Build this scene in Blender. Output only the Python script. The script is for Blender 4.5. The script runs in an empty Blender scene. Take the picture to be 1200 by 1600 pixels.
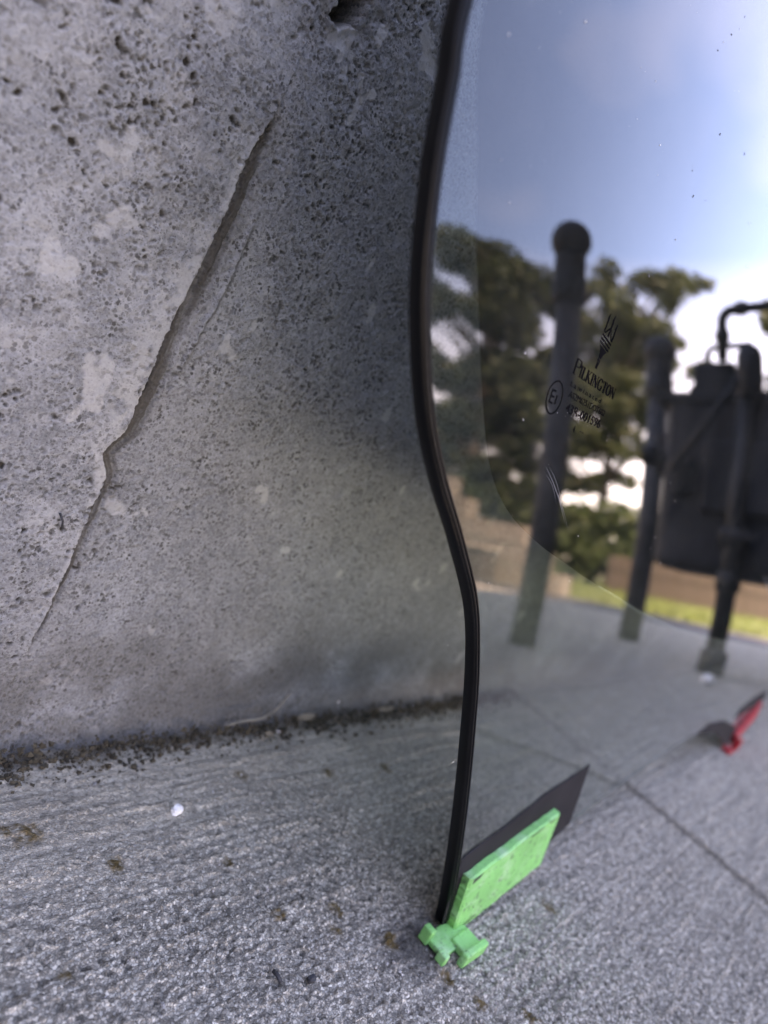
import bpy, bmesh, math, random
import numpy as np
from mathutils import Vector, Matrix

sc = bpy.context.scene
COL = sc.collection
random.seed(7)
rng = np.random.default_rng(7)

# ------------------------------------------------------------------ camera
CAM = np.array([0.0, -0.2698, 0.25])
YAW, PITCH, ROLL = 0.93865, 0.18770, 0.49277
fw = np.array([math.sin(YAW) * math.cos(PITCH), math.cos(YAW) * math.cos(PITCH), -math.sin(PITCH)])
r0 = np.array([math.cos(YAW), -math.sin(YAW), 0.0])
u0 = np.cross(r0, fw)
rt = math.cos(ROLL) * r0 + math.sin(ROLL) * u0
up = -math.sin(ROLL) * r0 + math.cos(ROLL) * u0
cd = bpy.data.cameras.new('camera')
cd.sensor_fit = 'VERTICAL'
cd.sensor_height = 36.0
cd.lens = 36.0 * 1100.0 / 1600.0
cd.clip_start = 0.01
cd.clip_end = 500.0
cd.dof.use_dof = True
cd.dof.focus_distance = 0.297
cd.dof.aperture_fstop = 5.6
cam = bpy.data.objects.new('camera', cd)
cam.matrix_world = Matrix(((rt[0], up[0], -fw[0], CAM[0]), (rt[1], up[1], -fw[1], CAM[1]),
                           (rt[2], up[2], -fw[2], CAM[2]), (0, 0, 0, 1)))
COL.objects.link(cam)
sc.camera = cam

# ------------------------------------------------------------------ sky, sun, exposure
CLOUD_SHIFT = (11.38, -3.82, 7.0)
SUN_EL, SUN_AZ = math.radians(55), math.radians(-35)      # sun behind the building, clockwise from +Y
world = bpy.data.worlds.new('World')
sc.world = world
world.use_nodes = True
wn, wl = world.node_tree.nodes, world.node_tree.links
wn.clear()
sky = wn.new('ShaderNodeTexSky')
sky.sky_type = 'NISHITA'
sky.sun_disc = False
sky.sun_elevation = SUN_EL
sky.sun_rotation = SUN_AZ
sky.air_density = 0.85
sky.dust_density = 0.1
sky.ozone_density = 9.5
wtc = wn.new('ShaderNodeTexCoord')
wmap = wn.new('ShaderNodeMapping')
wmap.inputs['Scale'].default_value = (1.0, 1.0, 1.6)
wmap.inputs['Location'].default_value = CLOUD_SHIFT
wnoise = wn.new('ShaderNodeTexNoise')
wnoise.inputs['Scale'].default_value = 1.5
wnoise.inputs['Detail'].default_value = 3.5
wnoise.inputs['Roughness'].default_value = 0.55
wramp = wn.new('ShaderNodeValToRGB')
wramp.color_ramp.elements[0].position = 0.47
wramp.color_ramp.elements[0].color = (0, 0, 0, 1)
wramp.color_ramp.elements[1].position = 0.74
wramp.color_ramp.elements[1].color = (1, 1, 1, 1)
wsep = wn.new('ShaderNodeSeparateXYZ')
wlow = wn.new('ShaderNodeMapRange')           # cloud bank low over the horizon, all round
wlow.inputs['From Min'].default_value = 0.02
wlow.inputs['From Max'].default_value = 0.44
wlow.inputs['To Min'].default_value = 0.62
wlow.inputs['To Max'].default_value = 0.0
wadd = wn.new('ShaderNodeMath'); wadd.operation = 'ADD'; wadd.use_clamp = True
wmul = wn.new('ShaderNodeMath'); wmul.operation = 'MULTIPLY'; wmul.inputs[1].default_value = 0.14
wmix = wn.new('ShaderNodeMixRGB')
wmix.inputs['Color2'].default_value = (7.2, 7.5, 7.9, 1)
wbg = wn.new('ShaderNodeBackground')
wbg.inputs['Strength'].default_value = 0.15
wout = wn.new('ShaderNodeOutputWorld')
wl.new(wtc.outputs['Generated'], wmap.inputs['Vector'])
wl.new(wmap.outputs['Vector'], wnoise.inputs['Vector'])
wl.new(wnoise.outputs['Fac'], wramp.inputs['Fac'])
wl.new(wtc.outputs['Generated'], wsep.inputs['Vector'])
wl.new(wsep.outputs['Z'], wlow.inputs['Value'])
wl.new(wramp.outputs['Color'], wmul.inputs[0])
wl.new(wmul.outputs['Value'], wadd.inputs[0])
wl.new(wlow.outputs['Result'], wadd.inputs[1])
wl.new(wadd.outputs['Value'], wmix.inputs['Fac'])
wl.new(sky.outputs['Color'], wmix.inputs['Color1'])
wl.new(wmix.outputs['Color'], wbg.inputs['Color'])
wl.new(wbg.outputs['Background'], wout.inputs['Surface'])

sd = bpy.data.lights.new('sun', 'SUN')
sd.energy = 2.0
sd.angle = math.radians(0.5)
sd.color = (1.0, 0.95, 0.87)
sun = bpy.data.objects.new('sun', sd)
sdir = Vector((math.sin(SUN_AZ) * math.cos(SUN_EL), math.cos(SUN_AZ) * math.cos(SUN_EL), math.sin(SUN_EL)))
sun.rotation_euler = sdir.to_track_quat('Z', 'Y').to_euler()
sun.location = (3, 8, 10)
COL.objects.link(sun)

sc.view_settings.view_transform = 'Standard'
sc.view_settings.look = 'None'
sc.view_settings.gamma = 1.0
sc.view_settings.exposure = 3.5
sc.view_settings.use_white_balance = True
sc.view_settings.white_balance_temperature = 12600
sc.view_settings.white_balance_tint = 30.0
sc.view_settings.use_curve_mapping = False
sc.render.engine = 'CYCLES'
sc.cycles.max_bounces = 10
sc.cycles.transparent_max_bounces = 24

# ------------------------------------------------------------------ helpers
def setp(o, label=None, cat=None, group=None, kind=None):
    if label: o['label'] = label
    if cat: o['category'] = cat
    if group: o['group'] = group
    if kind: o['kind'] = kind
    return o

def link(name, me, mats=None, parent=None):
    o = bpy.data.objects.new(name, me)
    COL.objects.link(o)
    if mats is not None:
        for m in (mats if isinstance(mats, (list, tuple)) else [mats]):
            me.materials.append(m)
    if parent is not None:
        o.parent = parent
        o.matrix_parent_inverse = parent.matrix_world.inverted() if parent.type != 'EMPTY' else Matrix.Translation(-Vector(parent.location))
    return o

def empty(name, loc):
    o = bpy.data.objects.new(name, None)
    o.location = loc
    o.empty_display_size = 0.05
    COL.objects.link(o)
    return o

def pymesh(name, verts, faces, smooth=False):
    me = bpy.data.meshes.new(name)
    me.from_pydata([tuple(map(float, v)) for v in verts], [], faces)
    me.update()
    if smooth:
        me.polygons.foreach_set('use_smooth', [True] * len(me.polygons))
    return me

def grid_mesh(name, co, nu, nv, smooth=True, flip=False):
    """co: (nu*nv,3), index = i*nv + j"""
    i, j = np.meshgrid(np.arange(nu - 1), np.arange(nv - 1), indexing='ij')
    a = (i * nv + j).ravel()
    q = np.stack([a, a + nv, a + nv + 1, a + 1], 1)
    if flip: q = q[:, ::-1]
    me = bpy.data.meshes.new(name)
    n = len(q)
    me.vertices.add(len(co)); me.vertices.foreach_set('co', np.ascontiguousarray(co, np.float32).ravel())
    me.loops.add(n * 4); me.loops.foreach_set('vertex_index', np.ascontiguousarray(q, np.int32).ravel())
    me.polygons.add(n)
    me.polygons.foreach_set('loop_start', np.arange(0, n * 4, 4, dtype=np.int32))
    me.polygons.foreach_set('loop_total', np.full(n, 4, np.int32))
    if smooth: me.polygons.foreach_set('use_smooth', np.ones(n, bool))
    me.update(calc_edges=True)
    me.validate()
    return me

def attr(me, name, vals):
    a = me.attributes.new(name, 'FLOAT', 'POINT')
    a.data.foreach_set('value', np.ascontiguousarray(vals, np.float32))

def bm_to(name, bm, smooth=False):
    me = bpy.data.meshes.new(name)
    bm.normal_update()
    bm.to_mesh(me); bm.free()
    if smooth: me.polygons.foreach_set('use_smooth', [True] * len(me.polygons))
    return me

def add_box(bm, lo, hi, bev=0.0, seg=2):
    g = bmesh.ops.create_cube(bm, size=1.0)
    vs = g['verts']
    for v in vs:
        for k in range(3):
            v.co[k] = lo[k] + (v.co[k] + 0.5) * (hi[k] - lo[k])
    if bev > 0:
        es = list({e for v in vs for e in v.link_edges})
        bmesh.ops.bevel(bm, geom=es, offset=bev, segments=seg, affect='EDGES', profile=0.5)

def add_lathe(bm, prof, cx, cy, n=24, axis='Z', cz=0.0):
    """prof: list of (radius, height) around an axis through (cx,cy,cz)"""
    rings = []
    for r, h in prof:
        ring = []
        for k in range(n):
            a = 2 * math.pi * k / n
            p = (r * math.cos(a), r * math.sin(a), h)
            if axis == 'Z': p = (cx + p[0], cy + p[1], cz + p[2])
            elif axis == 'X': p = (cx + p[2], cy + p[0], cz + p[1])
            else: p = (cx + p[0], cy + p[2], cz + p[1])
            ring.append(bm.verts.new(p))
        rings.append(ring)
    for A, B in zip(rings, rings[1:]):
        for k in range(n):
            bm.faces.new((A[k], A[(k + 1) % n], B[(k + 1) % n], B[k]))
    bm.faces.new(rings[0][::-1]); bm.faces.new(rings[-1])
    bmesh.ops.recalc_face_normals(bm, faces=bm.faces)

def add_tube(bm, pts, rad, n=16):
    pts = [Vector(p) for p in pts]
    rings = []
    prev = None
    for i, p in enumerate(pts):
        t = (pts[min(i + 1, len(pts) - 1)] - pts[max(i - 1, 0)]).normalized()
        if prev is None:
            a = t.orthogonal().normalized()
        else:
            a = (prev - t * prev.dot(t)).normalized()
        prev = a
        b = t.cross(a)
        r = rad[i] if isinstance(rad, (list, tuple)) else rad
        rings.append([bm.verts.new(p + (a * math.cos(2 * math.pi * k / n) + b * math.sin(2 * math.pi * k / n)) * r) for k in range(n)])
    for A, B in zip(rings, rings[1:]):
        for k in range(n):
            bm.faces.new((A[k], A[(k + 1) % n], B[(k + 1) % n], B[k]))
    bm.faces.new(rings[0][::-1]); bm.faces.new(rings[-1])
    bmesh.ops.recalc_face_normals(bm, faces=bm.faces)

# --- numpy noise
PERM = np.random.default_rng(3).random((256, 256)).astype(np.float32)
def vnoise(x, y, s=0):
    x = x + 17.31 * s + 1000.0; y = y + 9.73 * s + 1000.0
    xi = np.floor(x).astype(np.int64); yi = np.floor(y).astype(np.int64)
    fx = (x - xi).astype(np.float32); fy = (y - yi).astype(np.float32)
    fx = fx * fx * (3 - 2 * fx); fy = fy * fy * (3 - 2 * fy)
    a = PERM[xi & 255, yi & 255]; b = PERM[(xi + 1) & 255, yi & 255]
    c = PERM[xi & 255, (yi + 1) & 255]; d = PERM[(xi + 1) & 255, (yi + 1) & 255]
    return (a + (b - a) * fx) * (1 - fy) + (c + (d - c) * fx) * fy
def fbm(x, y, o=4, s=0, g=0.5):
    r = 0; amp = 1; tot = 0
    for k in range(o):
        r = r + amp * vnoise(x * 2 ** k, y * 2 ** k, s + 5 * k); tot += amp; amp *= g
    return r / tot
def pits(x, y, cell, dens, seed, rmin=0.15, rmax=0.42):
    """pit depth 0..1 from jittered cells"""
    x = x / cell; y = y / cell
    xi = np.floor(x).astype(np.int64); yi = np.floor(y).astype(np.int64)
    out = np.zeros(np.shape(x), np.float32)
    for dx in (-1, 0, 1):
        for dy in (-1, 0, 1):
            cx = xi + dx; cy = yi + dy
            h1 = PERM[(cx + 11 * seed) & 255, (cy + 7) & 255]; h2 = PERM[(cx + 91) & 255, (cy + 53 * seed) & 255]
            h3 = PERM[(cx + 37) & 255, (cy + 131 + seed) & 255]; h4 = PERM[(cx + 201 + seed) & 255, (cy + 17) & 255]
            r = rmin + (rmax - rmin) * h3 ** 2
            d = np.sqrt((x - cx - h1) ** 2 + ((y - cy - h2) * (0.75 + 0.5 * h3)) ** 2)
            p = np.clip((r - d) / (0.45 * r), 0, 1) * (h4 < dens)
            out = np.maximum(out, p * (0.4 + 0.6 * h3))
    return out
def sstep(a, b, x):
    t = np.clip((x - a) / (b - a), 0, 1)
    return t * t * (3 - 2 * t)

# --- materials
def newmat(name):
    m = bpy.data.materials.new(name)
    m.use_nodes = True
    return m, m.node_tree.nodes, m.node_tree.links, m.node_tree.nodes['Principled BSDF']

def simple(name, col, rough=0.5, metal=0.0, var=0.25, scale=40.0, bump=0.15, bscale=None, spec=0.5, bdist=0.0008):
    m, n, l, p = newmat(name)
    p.inputs['Roughness'].default_value = rough
    p.inputs['Metallic'].default_value = metal
    p.inputs['Specular IOR Level'].default_value = spec
    tc = n.new('ShaderNodeTexCoord')
    no = n.new('ShaderNodeTexNoise'); no.inputs['Scale'].default_value = scale; no.inputs['Detail'].default_value = 5
    l.new(tc.outputs['Object'], no.inputs['Vector'])
    r = n.new('ShaderNodeValToRGB')
    r.color_ramp.elements[0].position = 0.3; r.color_ramp.elements[1].position = 0.7
    r.color_ramp.elements[0].color = tuple(c * (1 - var) for c in col) + (1,)
    r.color_ramp.elements[1].color = tuple(min(1, c * (1 + var)) for c in col) + (1,)
    l.new(no.outputs['Fac'], r.inputs['Fac']); l.new(r.outputs['Color'], p.inputs['Base Color'])
    n2 = n.new('ShaderNodeTexNoise'); n2.inputs['Scale'].default_value = bscale or scale * 6; n2.inputs['Detail'].default_value = 4
    l.new(tc.outputs['Object'], n2.inputs['Vector'])
    b = n.new('ShaderNodeBump'); b.inputs['Strength'].default_value = bump; b.inputs['Distance'].default_value = bdist
    l.new(n2.outputs['Fac'], b.inputs['Height']); l.new(b.outputs['Normal'], p.inputs['Normal'])
    return m

def concrete(name, dark, light, grain, pore, grains=0.0, pore_w=0.82, stretch=(1, 1, 1), bump=0.5, bdist=0.0009, paste_col=(0.49, 0.50, 0.51), grime_shade_col=(0.047, 0.044, 0.040), stain_col=(0.12, 0.070, 0.016)):
    """sand-and-cement surface: soft mottling, dark pores, and (grains > 0) single sand grains with gaps between them"""
    m, n, l, p = newmat(name)
    p.inputs['Roughness'].default_value = 0.88
    p.inputs['Specular IOR Level'].default_value = 0.08
    tc = n.new('ShaderNodeTexCoord')
    mp = n.new('ShaderNodeMapping'); mp.inputs['Scale'].default_value = stretch
    l.new(tc.outputs['Object'], mp.inputs['Vector'])
    vec = mp.outputs['Vector']
    def noise(s, d, rough=0.55, v=vec):
        x = n.new('ShaderNodeTexNoise'); x.inputs['Scale'].default_value = s; x.inputs['Detail'].default_value = d
        x.inputs['Roughness'].default_value = rough
        l.new(v, x.inputs['Vector']); return x.outputs['Fac']
    def mt(op, a, b=None, clamp=False):
        x = n.new('ShaderNodeMath'); x.operation = op; x.use_clamp = clamp
        for k, v in enumerate((a, b)):
            if v is None: continue
            if isinstance(v, (int, float)): x.inputs[k].default_value = v
            else: l.new(v, x.inputs[k])
        return x.outputs[0]
    def rng_(v, a, b, c=0.0, d=1.0):
        x = n.new('ShaderNodeMapRange'); x.inputs['From Min'].default_value = a; x.inputs['From Max'].default_value = b
        x.inputs['To Min'].default_value = c; x.inputs['To Max'].default_value = d
        l.new(v, x.inputs['Value']); return x.outputs['Result']
    def mixc(f, a, b, typ='MIX'):
        x = n.new('ShaderNodeMixRGB'); x.blend_type = typ
        for k, v in (('Fac', f), ('Color1', a), ('Color2', b)):
            if isinstance(v, (int, float)): x.inputs[k].default_value = v
            elif isinstance(v, tuple): x.inputs[k].default_value = v + (1,)
            else: l.new(v, x.inputs[k])
        return x.outputs[0]
    def at(nm):
        x = n.new('ShaderNodeAttribute'); x.attribute_name = nm; return x.outputs['Fac']
    def voro(s, feat='F1'):
        x = n.new('ShaderNodeTexVoronoi'); x.inputs['Scale'].default_value = s; x.feature = feat
        # cells shaken by a fine noise so that they are not clean polygons
        l.new(shake, x.inputs['Vector']); return x
    nz = n.new('ShaderNodeTexNoise'); nz.inputs['Scale'].default_value = grain * 1.3; nz.inputs['Detail'].default_value = 2
    l.new(vec, nz.inputs['Vector'])
    sh = n.new('ShaderNodeVectorMath'); sh.operation = 'MULTIPLY_ADD'
    l.new(nz.outputs['Color'], sh.inputs[0]); sh.inputs[1].default_value = (0.9 / grain,) * 3; l.new(vec, sh.inputs[2])
    shake = sh.outputs[0]
    big = noise(11.0, 5, v=tc.outputs['Object'])
    mid = noise(grain * 0.16, 4, 0.6)
    gr = noise(grain, 3, 0.65)
    t = mt('ADD', mt('ADD', mt('MULTIPLY', gr, 0.55), mt('MULTIPLY', mid, 0.35)), mt('MULTIPLY', big, 0.35))
    f = rng_(t, 1.25 * 0.36, 1.25 * 0.64)
    height = gr
    col = mixc(f, dark, light)
    if grains > 0:
        v = voro(grain); vs = n.new('ShaderNodeSeparateColor'); l.new(v.outputs['Color'], vs.inputs['Color'])
        e = voro(grain, 'DISTANCE_TO_EDGE')
        gap = rng_(e.outputs['Distance'], 0.02, 0.20, 1.0, 0.0)
        lum = mt('POWER', vs.outputs['Red'], 1.15)
        gcol = mixc(lum, (0.16, 0.144, 0.120), (0.95, 0.87, 0.74))
        gcol = mixc(mt('MULTIPLY', rng_(vs.outputs['Green'], 0.80, 0.95), 0.35), gcol, (0.30, 0.24, 0.18))
        gcol = mixc(mt('MULTIPLY', gap, 0.60), gcol, (0.045, 0.043, 0.042))
        worn = at('worn')
        col = mixc(mt('MULTIPLY', worn, grains), col, gcol)
        height = mt('ADD', mt('MULTIPLY', gr, 0.5), mt('MULTIPLY', mt('SUBTRACT', 1.0, gap), mt('ADD', mt('MULTIPLY', vs.outputs['Blue'], 0.9), 0.2)))
    # pores
    pv = voro(pore); ps = n.new('ShaderNodeSeparateColor'); l.new(pv.outputs['Color'], ps.inputs['Color'])
    pr = mt('MULTIPLY', mt('SUBTRACT', mt('MULTIPLY', ps.outputs['Red'], 0.72), pv.outputs['Distance']), 5.0, True)
    pr = mt('MULTIPLY', pr, rng_(mid, 0.40, 0.62, 0.15, 1.0))
    pv2 = voro(pore * 2.1); ps2 = n.new('ShaderNodeSeparateColor'); l.new(pv2.outputs['Color'], ps2.inputs['Color'])
    pr2 = mt('MULTIPLY', mt('SUBTRACT', mt('MULTIPLY', ps2.outputs['Green'], 0.55), pv2.outputs['Distance']), 4.0, True)
    pr = mt('MAXIMUM', pr, mt('MULTIPLY', pr2, 0.7))
    keep = mt('SUBTRACT', 1.0, mt('MULTIPLY', at('paste'), 0.85))
    col = mixc(at('paste'), col, mixc(f, tuple(c * .86 for c in paste_col), paste_col))
    pore_f = mt('MULTIPLY', pr, keep)
    col = mixc(mt('MULTIPLY', pore_f, pore_w), col, grime_shade_col)
    col = mixc(mt('MULTIPLY', at('pit'), 1.05, True), col, grime_shade_col)
    col = mixc(mt('MULTIPLY', at('grime_shade'), 0.9, True), col, mixc(gr, grime_shade_col, tuple(3.0 * c for c in grime_shade_col)))
    col = mixc(mt('MULTIPLY', at('stain'), 0.85, True), col, stain_col)
    l.new(col, p.inputs['Base Color'])
    h = mt('MULTIPLY', mt('SUBTRACT', height, mt('MULTIPLY', pr, 0.9)), keep)
    b = n.new('ShaderNodeBump'); b.inputs['Strength'].default_value = bump; b.inputs['Distance'].default_value = bdist
    l.new(h, b.inputs['Height']); l.new(b.outputs['Normal'], p.inputs['Normal'])
    return m

# ------------------------------------------------------------------ large structure: concrete wall
def growing(a, b, d0, d1):
    xs = [a]
    while xs[-1] < b:
        t = (xs[-1] - a) / (b - a)
        xs.append(xs[-1] + d0 * (d1 / d0) ** t)
    xs[-1] = b
    return np.array(xs)

M_WALL = concrete('wall_concrete', (0.17, 0.183, 0.198), (0.415, 0.435, 0.46), 700.0, 540.0, bump=0.55)
WX = np.concatenate([growing(-3.5, 0.04, 0.5, 0.004)[:-1] if False else -growing(-0.04, 3.5, 0.003, 0.5)[::-1][:-1],
                     np.arange(0.04, 0.255, 0.00055), growing(0.255, 0.62, 0.0006, 0.0026)[1:-1], growing(0.62, 4.6, 0.003, 0.4)])
WZ = np.concatenate([np.arange(-0.012, 0.415, 0.00058), growing(0.415, 0.8, 0.0007, 0.01)[1:-1], growing(0.8, 3.3, 0.01, 0.4)])
x, z = np.meshgrid(WX, WZ, indexing='ij')
def wall_fields(x, z):
    wig = 0.0014 * (fbm(z * 40, z * 0 + 3.3, 3, 1) - 0.5) * 2 + 0.0022 * (fbm(z * 330, z * 0, 4, 2, .65) - 0.5)
    kink = -0.006 * np.exp(-((z - 0.160) / 0.007) ** 2)                       # chipped notch in the seam
    x0 = 0.1708 + wig + kink + 0.003 * sstep(0.30, 0.317, z)
    u = x - x0
    along = sstep(0.045, 0.075, z) * (1 - sstep(0.306, 0.318, z))
    wide = np.interp(z, [0.04, 0.06, 0.11, 0.15, 0.165, 0.20, 0.25, 0.29, 0.318], [0.0012, 0.0026, 0.0052, 0.0068, 0.0092, 0.0092, 0.0100, 0.0085, 0.003])
    left = 1 - sstep(-0.0004, 0.0008, u)
    h = 0.0015 * left * sstep(0.02, 0.10, z) * (1 - 0.7 * sstep(0.30, 0.36, z)) * (1 - 0.75 * sstep(0.0, 0.08, -u))
    lipw = np.interp(z, [0.1, 0.15, 0.19, 0.22, 0.27, 0.31], [0.003, 0.006, 0.024, 0.022, 0.006, 0.001])
    lip = left * along * (1 - sstep(0.2, 1.0, -u / lipw))
    h = h + 0.0006 * lip
    g = np.where(u > 0, np.clip(1 - u / wide, 0, 1), 0) * along
    streak = fbm(u * 900 + 6 * fbm(z * 30, u * 0, 2, 5), z * 22, 3, 4)
    h = h - 0.0019 * np.sqrt(g) * sstep(-0.0003, 0.0006, u) + 0.0048 * (streak - 0.5) * (g > 0) * np.clip(g * 3, 0, 1)
    # thin second ridge right of the seam
    u2 = x - (x0 + wide + 0.0055 - 0.02 * (0.24 - z) * (z < 0.24))
    a2 = sstep(0.195, 0.215, z) * (1 - sstep(0.268, 0.285, z))
    h = h + 0.0013 * np.exp(-(u2 / 0.0011) ** 2) * a2
    # broad unevenness
    h = h + 0.0035 * (fbm(x * 14, z * 14, 4, 9) - 0.5) + 0.0011 * (fbm(x * 160, z * 160, 3, 12) - 0.5)
    rough = 0.35 + 0.65 * sstep(0.3, 0.6, fbm(x * 22, z * 22, 3, 15))
    gran = fbm(x * 620, z * 560, 2, 20)
    # smooth paste patches on the left field
    pn = fbm(x * 55 + 3, z * 55, 4, 31)
    patch = sstep(0.60, 0.66, pn - 0.11 + 0.25 * np.exp(-(((x - 0.122) / 0.03) ** 2 + ((z - 0.192) / 0.022) ** 2)) - 0.16 * sstep(0.0, 0.06, x - 0.175))
    patch = patch * (x < 0.30)
    pn2 = sstep(0.80, 0.815, fbm(x * 60 + 40, z * 45, 3, 37)) * (x >= 0.18)
    chalk = 0.42 * sstep(0.47, 0.68, fbm(x * 75 + 9, z * 75, 5, 35)) * (1 - sstep(-0.005, 0.02, u)) * sstep(0.06, 0.13, z)
    patch = np.maximum(patch, chalk)
    paste = np.clip(np.maximum(np.maximum(patch * 0.8, lip * 0.75 * sstep(0.36, 0.5, fbm(x * 200, z * 200, 3, 33))), pn2 * 0.8), 0, 1)
    h = h + 0.0008 * (gran - 0.5) * rough * (1 - 0.85 * paste)
    wx = x + 0.0030 * (fbm(x * 330, z * 330, 3, 46) - .5); wz = z + 0.0030 * (fbm(x * 330 + 50, z * 330, 3, 47) - .5)
    p1 = pits(wx, wz, 0.0038, 0.58, 3, .10, .46) * (1 - 0.5 * sstep(0.0, 0.03, u))
    p2 = pits(wx, wz, 0.0027, 0.60, 5, .15, .5)
    p3 = pits(wx, wz, 0.013, 0.16, 8, 0.06, 0.20) * (u < 0.02)
    pit = np.maximum(np.maximum(p1, 0.6 * p2), p3) * (1 - 0.75 * paste * (p3 < 0.2))
    clump = 0.22 + 1.0 * sstep(0.38, 0.62, fbm(x * 70, z * 70, 4, 44)) * (0.6 + 0.5 * sstep(.35, .6, fbm(x * 18, z * 18, 3, 45)))
    pit = pit * clump
    h = h - 0.0017 * pit
    # broken-out hole high in the wall
    ang = fbm(x * 260, z * 260, 3, 50)
    d = np.sqrt(((x - 0.1875 - 0.35 * (z - 0.368)) / 0.0075) ** 2 + ((z - 0.3685) / 0.0105) ** 2) + 0.8 * (ang - 0.5)
    hole = 1 - sstep(0.72, 1.0, d)
    h = h - 0.036 * hole
    rim = np.exp(-((d - 1.5) / 0.7) ** 2)
    h = h - 0.002 * rim * fbm(x * 180, z * 180, 2, 52)
    # dirt in the grooves, and shade painted into the colour
    gg = np.clip(g * 3.0, 0, 1) * (0.62 + 0.36 * sstep(0.35, 0.65, streak) + 0.45 * np.exp(-np.clip(u, 0, 1) / (0.22 * wide))) * (u > -0.0002)
    gg = np.maximum(gg, 0.45 * np.exp(-((u - wide) / 0.006) ** 2) * along * fbm(x * 200, z * 60, 3, 60))
    pit = np.maximum(pit, 0.62 * np.clip(g * 3, 0, 1) * (u > 0) * np.clip(0.25 + 1.1 * sstep(0.3, 0.65, streak), 0, 1))
    gg = np.maximum(gg, 0.6 * np.exp(-((u2 - .0014) / .0009) ** 2) * a2)
    gg = np.maximum(gg, 1.1 * hole); gg = np.maximum(gg, 0.35 * rim)  # hole blackened in colour as deep shade; rim carries dirt
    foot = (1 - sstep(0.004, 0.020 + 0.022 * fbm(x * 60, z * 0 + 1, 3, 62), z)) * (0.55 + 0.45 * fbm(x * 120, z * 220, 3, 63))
    high = 0.80 * (1 - sstep(0.01, 0.13, z)) * sstep(.15, .65, fbm(x * 25, z * 25, 5, 64))  # wide soft band: corner shade painted in along with dirt
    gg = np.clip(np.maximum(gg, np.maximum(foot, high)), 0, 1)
    # the wall foot flares a little into the pavement
    h = h + 0.011 * np.exp(-np.clip(z, 0, 9) / 0.011)
    return h, paste, pit, gg
h, paste, pit, grime_shade = wall_fields(x, z)
co = np.stack([x.ravel(), -h.ravel(), z.ravel()], 1)
wme = grid_mesh('concrete_wall', co, len(WX), len(WZ), flip=False)
attr(wme, 'paste', paste.ravel()); attr(wme, 'pit', pit.ravel()); attr(wme, 'grime_shade', grime_shade.ravel())
attr(wme, 'stain', np.zeros(x.size))
wall = link('concrete_wall', wme, M_WALL)
setp(wall, 'tall grey pitted concrete wall with a chipped vertical seam', 'wall')
bm = bmesh.new()
add_box(bm, (-3.3, -6.0, -0.05), (-3.0, 0.3, 3.3), 0.01)
shade_wing = link('shade_wall', bm_to('shade_wall', bm), M_WALL)  # out-of-view wing, added to block low light from the left
setp(shade_wing, 'unseen plain grey concrete wall added to block low light from the left', 'wall')
# body of the wall behind its face
bm = bmesh.new()
add_box(bm, (-3.5, 0.055, -0.05), (4.6, 0.35, 3.3))
link('wall_core', bm_to('wall_core', bm), M_WALL, wall)

# ------------------------------------------------------------------ pavement
M_PAVE = concrete('pavement_concrete', (0.42, 0.372, 0.305), (0.80, 0.725, 0.61), 760.0, 330.0, grains=0.85, pore_w=0.45, stretch=(0.8, 1, 1), bump=0.65, bdist=0.0010)
M_EARTH = simple('joint_earth', (0.06, 0.055, 0.045), 0.95, var=0.4, scale=120)
JX = 0.7301
STAINS = [(0.312, -.170, .006), (0.262, -.135, .005), (0.36, -.235, .006), (0.20, -.085, .005), (0.1693, -0.0593, .008), (0.163, -0.055, .005), (0.2951, -0.1436, .005), (0.3667, -0.0617, .006), (0.4239, -0.0673, .006), (0.16, -0.1239, .004), (0.286, -0.153, .004),
          (0.328, -0.198, .005), (0.336, -0.215, .005), (0.255, -0.10, .004), (0.45, -0.20, .006), (0.30, -0.05, .005)]
def pave_fields(x, y):
    warp = 0.0035 * (fbm(x * 7, y * 7, 2, 70) - 0.5)
    st = fbm(x * 26, (y + warp) * 640, 3, 71)
    st2 = fbm(x * 8, (y + warp) * 230, 3, 72)
    h = 0.0017 * (st - 0.5) + 0.0016 * (st2 - 0.5)
    h = h + 0.004 * (fbm(x * 6, y * 6, 3, 73) - 0.5)
    gran = fbm(x * 640, y * 740, 2, 75, 0.6)
    near = 0.45 + 0.75 * sstep(0.02, 0.14, -y)
    h = h + 0.0027 * (gran - 0.5) * near
    pt = np.maximum(pits(x, y, 0.0052, 0.5, 13), 0.8 * pits(x, y, 0.011, 0.28, 17, .1, .3)) * near
    h = h - 0.0012 * pt
    # curls up to the wall
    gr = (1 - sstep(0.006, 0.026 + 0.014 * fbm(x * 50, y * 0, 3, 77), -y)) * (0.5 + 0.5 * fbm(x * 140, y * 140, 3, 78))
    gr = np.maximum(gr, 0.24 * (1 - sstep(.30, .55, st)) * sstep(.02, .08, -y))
    gr = np.maximum(gr, 0.60 * (1 - sstep(0.015, 0.11, -y)) * fbm(x * 30, y * 60, 3, 79))  # dirt toward the wall widened to paint in the corner's shade
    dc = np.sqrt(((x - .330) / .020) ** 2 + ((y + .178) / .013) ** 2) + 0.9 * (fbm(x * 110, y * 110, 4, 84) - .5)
    gr = np.maximum(gr, 1.0 * (1 - sstep(0.6, 1.9, dc)))  # contact shade around the clip foot, painted into the colour
    sn = np.zeros_like(x)
    for sx, sy, r in STAINS:
        d = np.sqrt((x - sx) ** 2 + (y - sy) ** 2) / r + 1.1 * (fbm(x * 240, y * 240, 3, 80) - 0.5)
        sn = np.maximum(sn, 1 - sstep(0.4, 1.1, d))
    sn = sn * (0.45 + 0.55 * sstep(.35, .6, gran))
    worn = np.clip(0.25 + 0.75 * sstep(0.02, 0.13, -y + 0.05 * (fbm(x * 20, y * 20, 3, 82) - .5)) + 0.25 * (st2 - .5), 0, 1)
    return h, pt, gr, sn, worn
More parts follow.
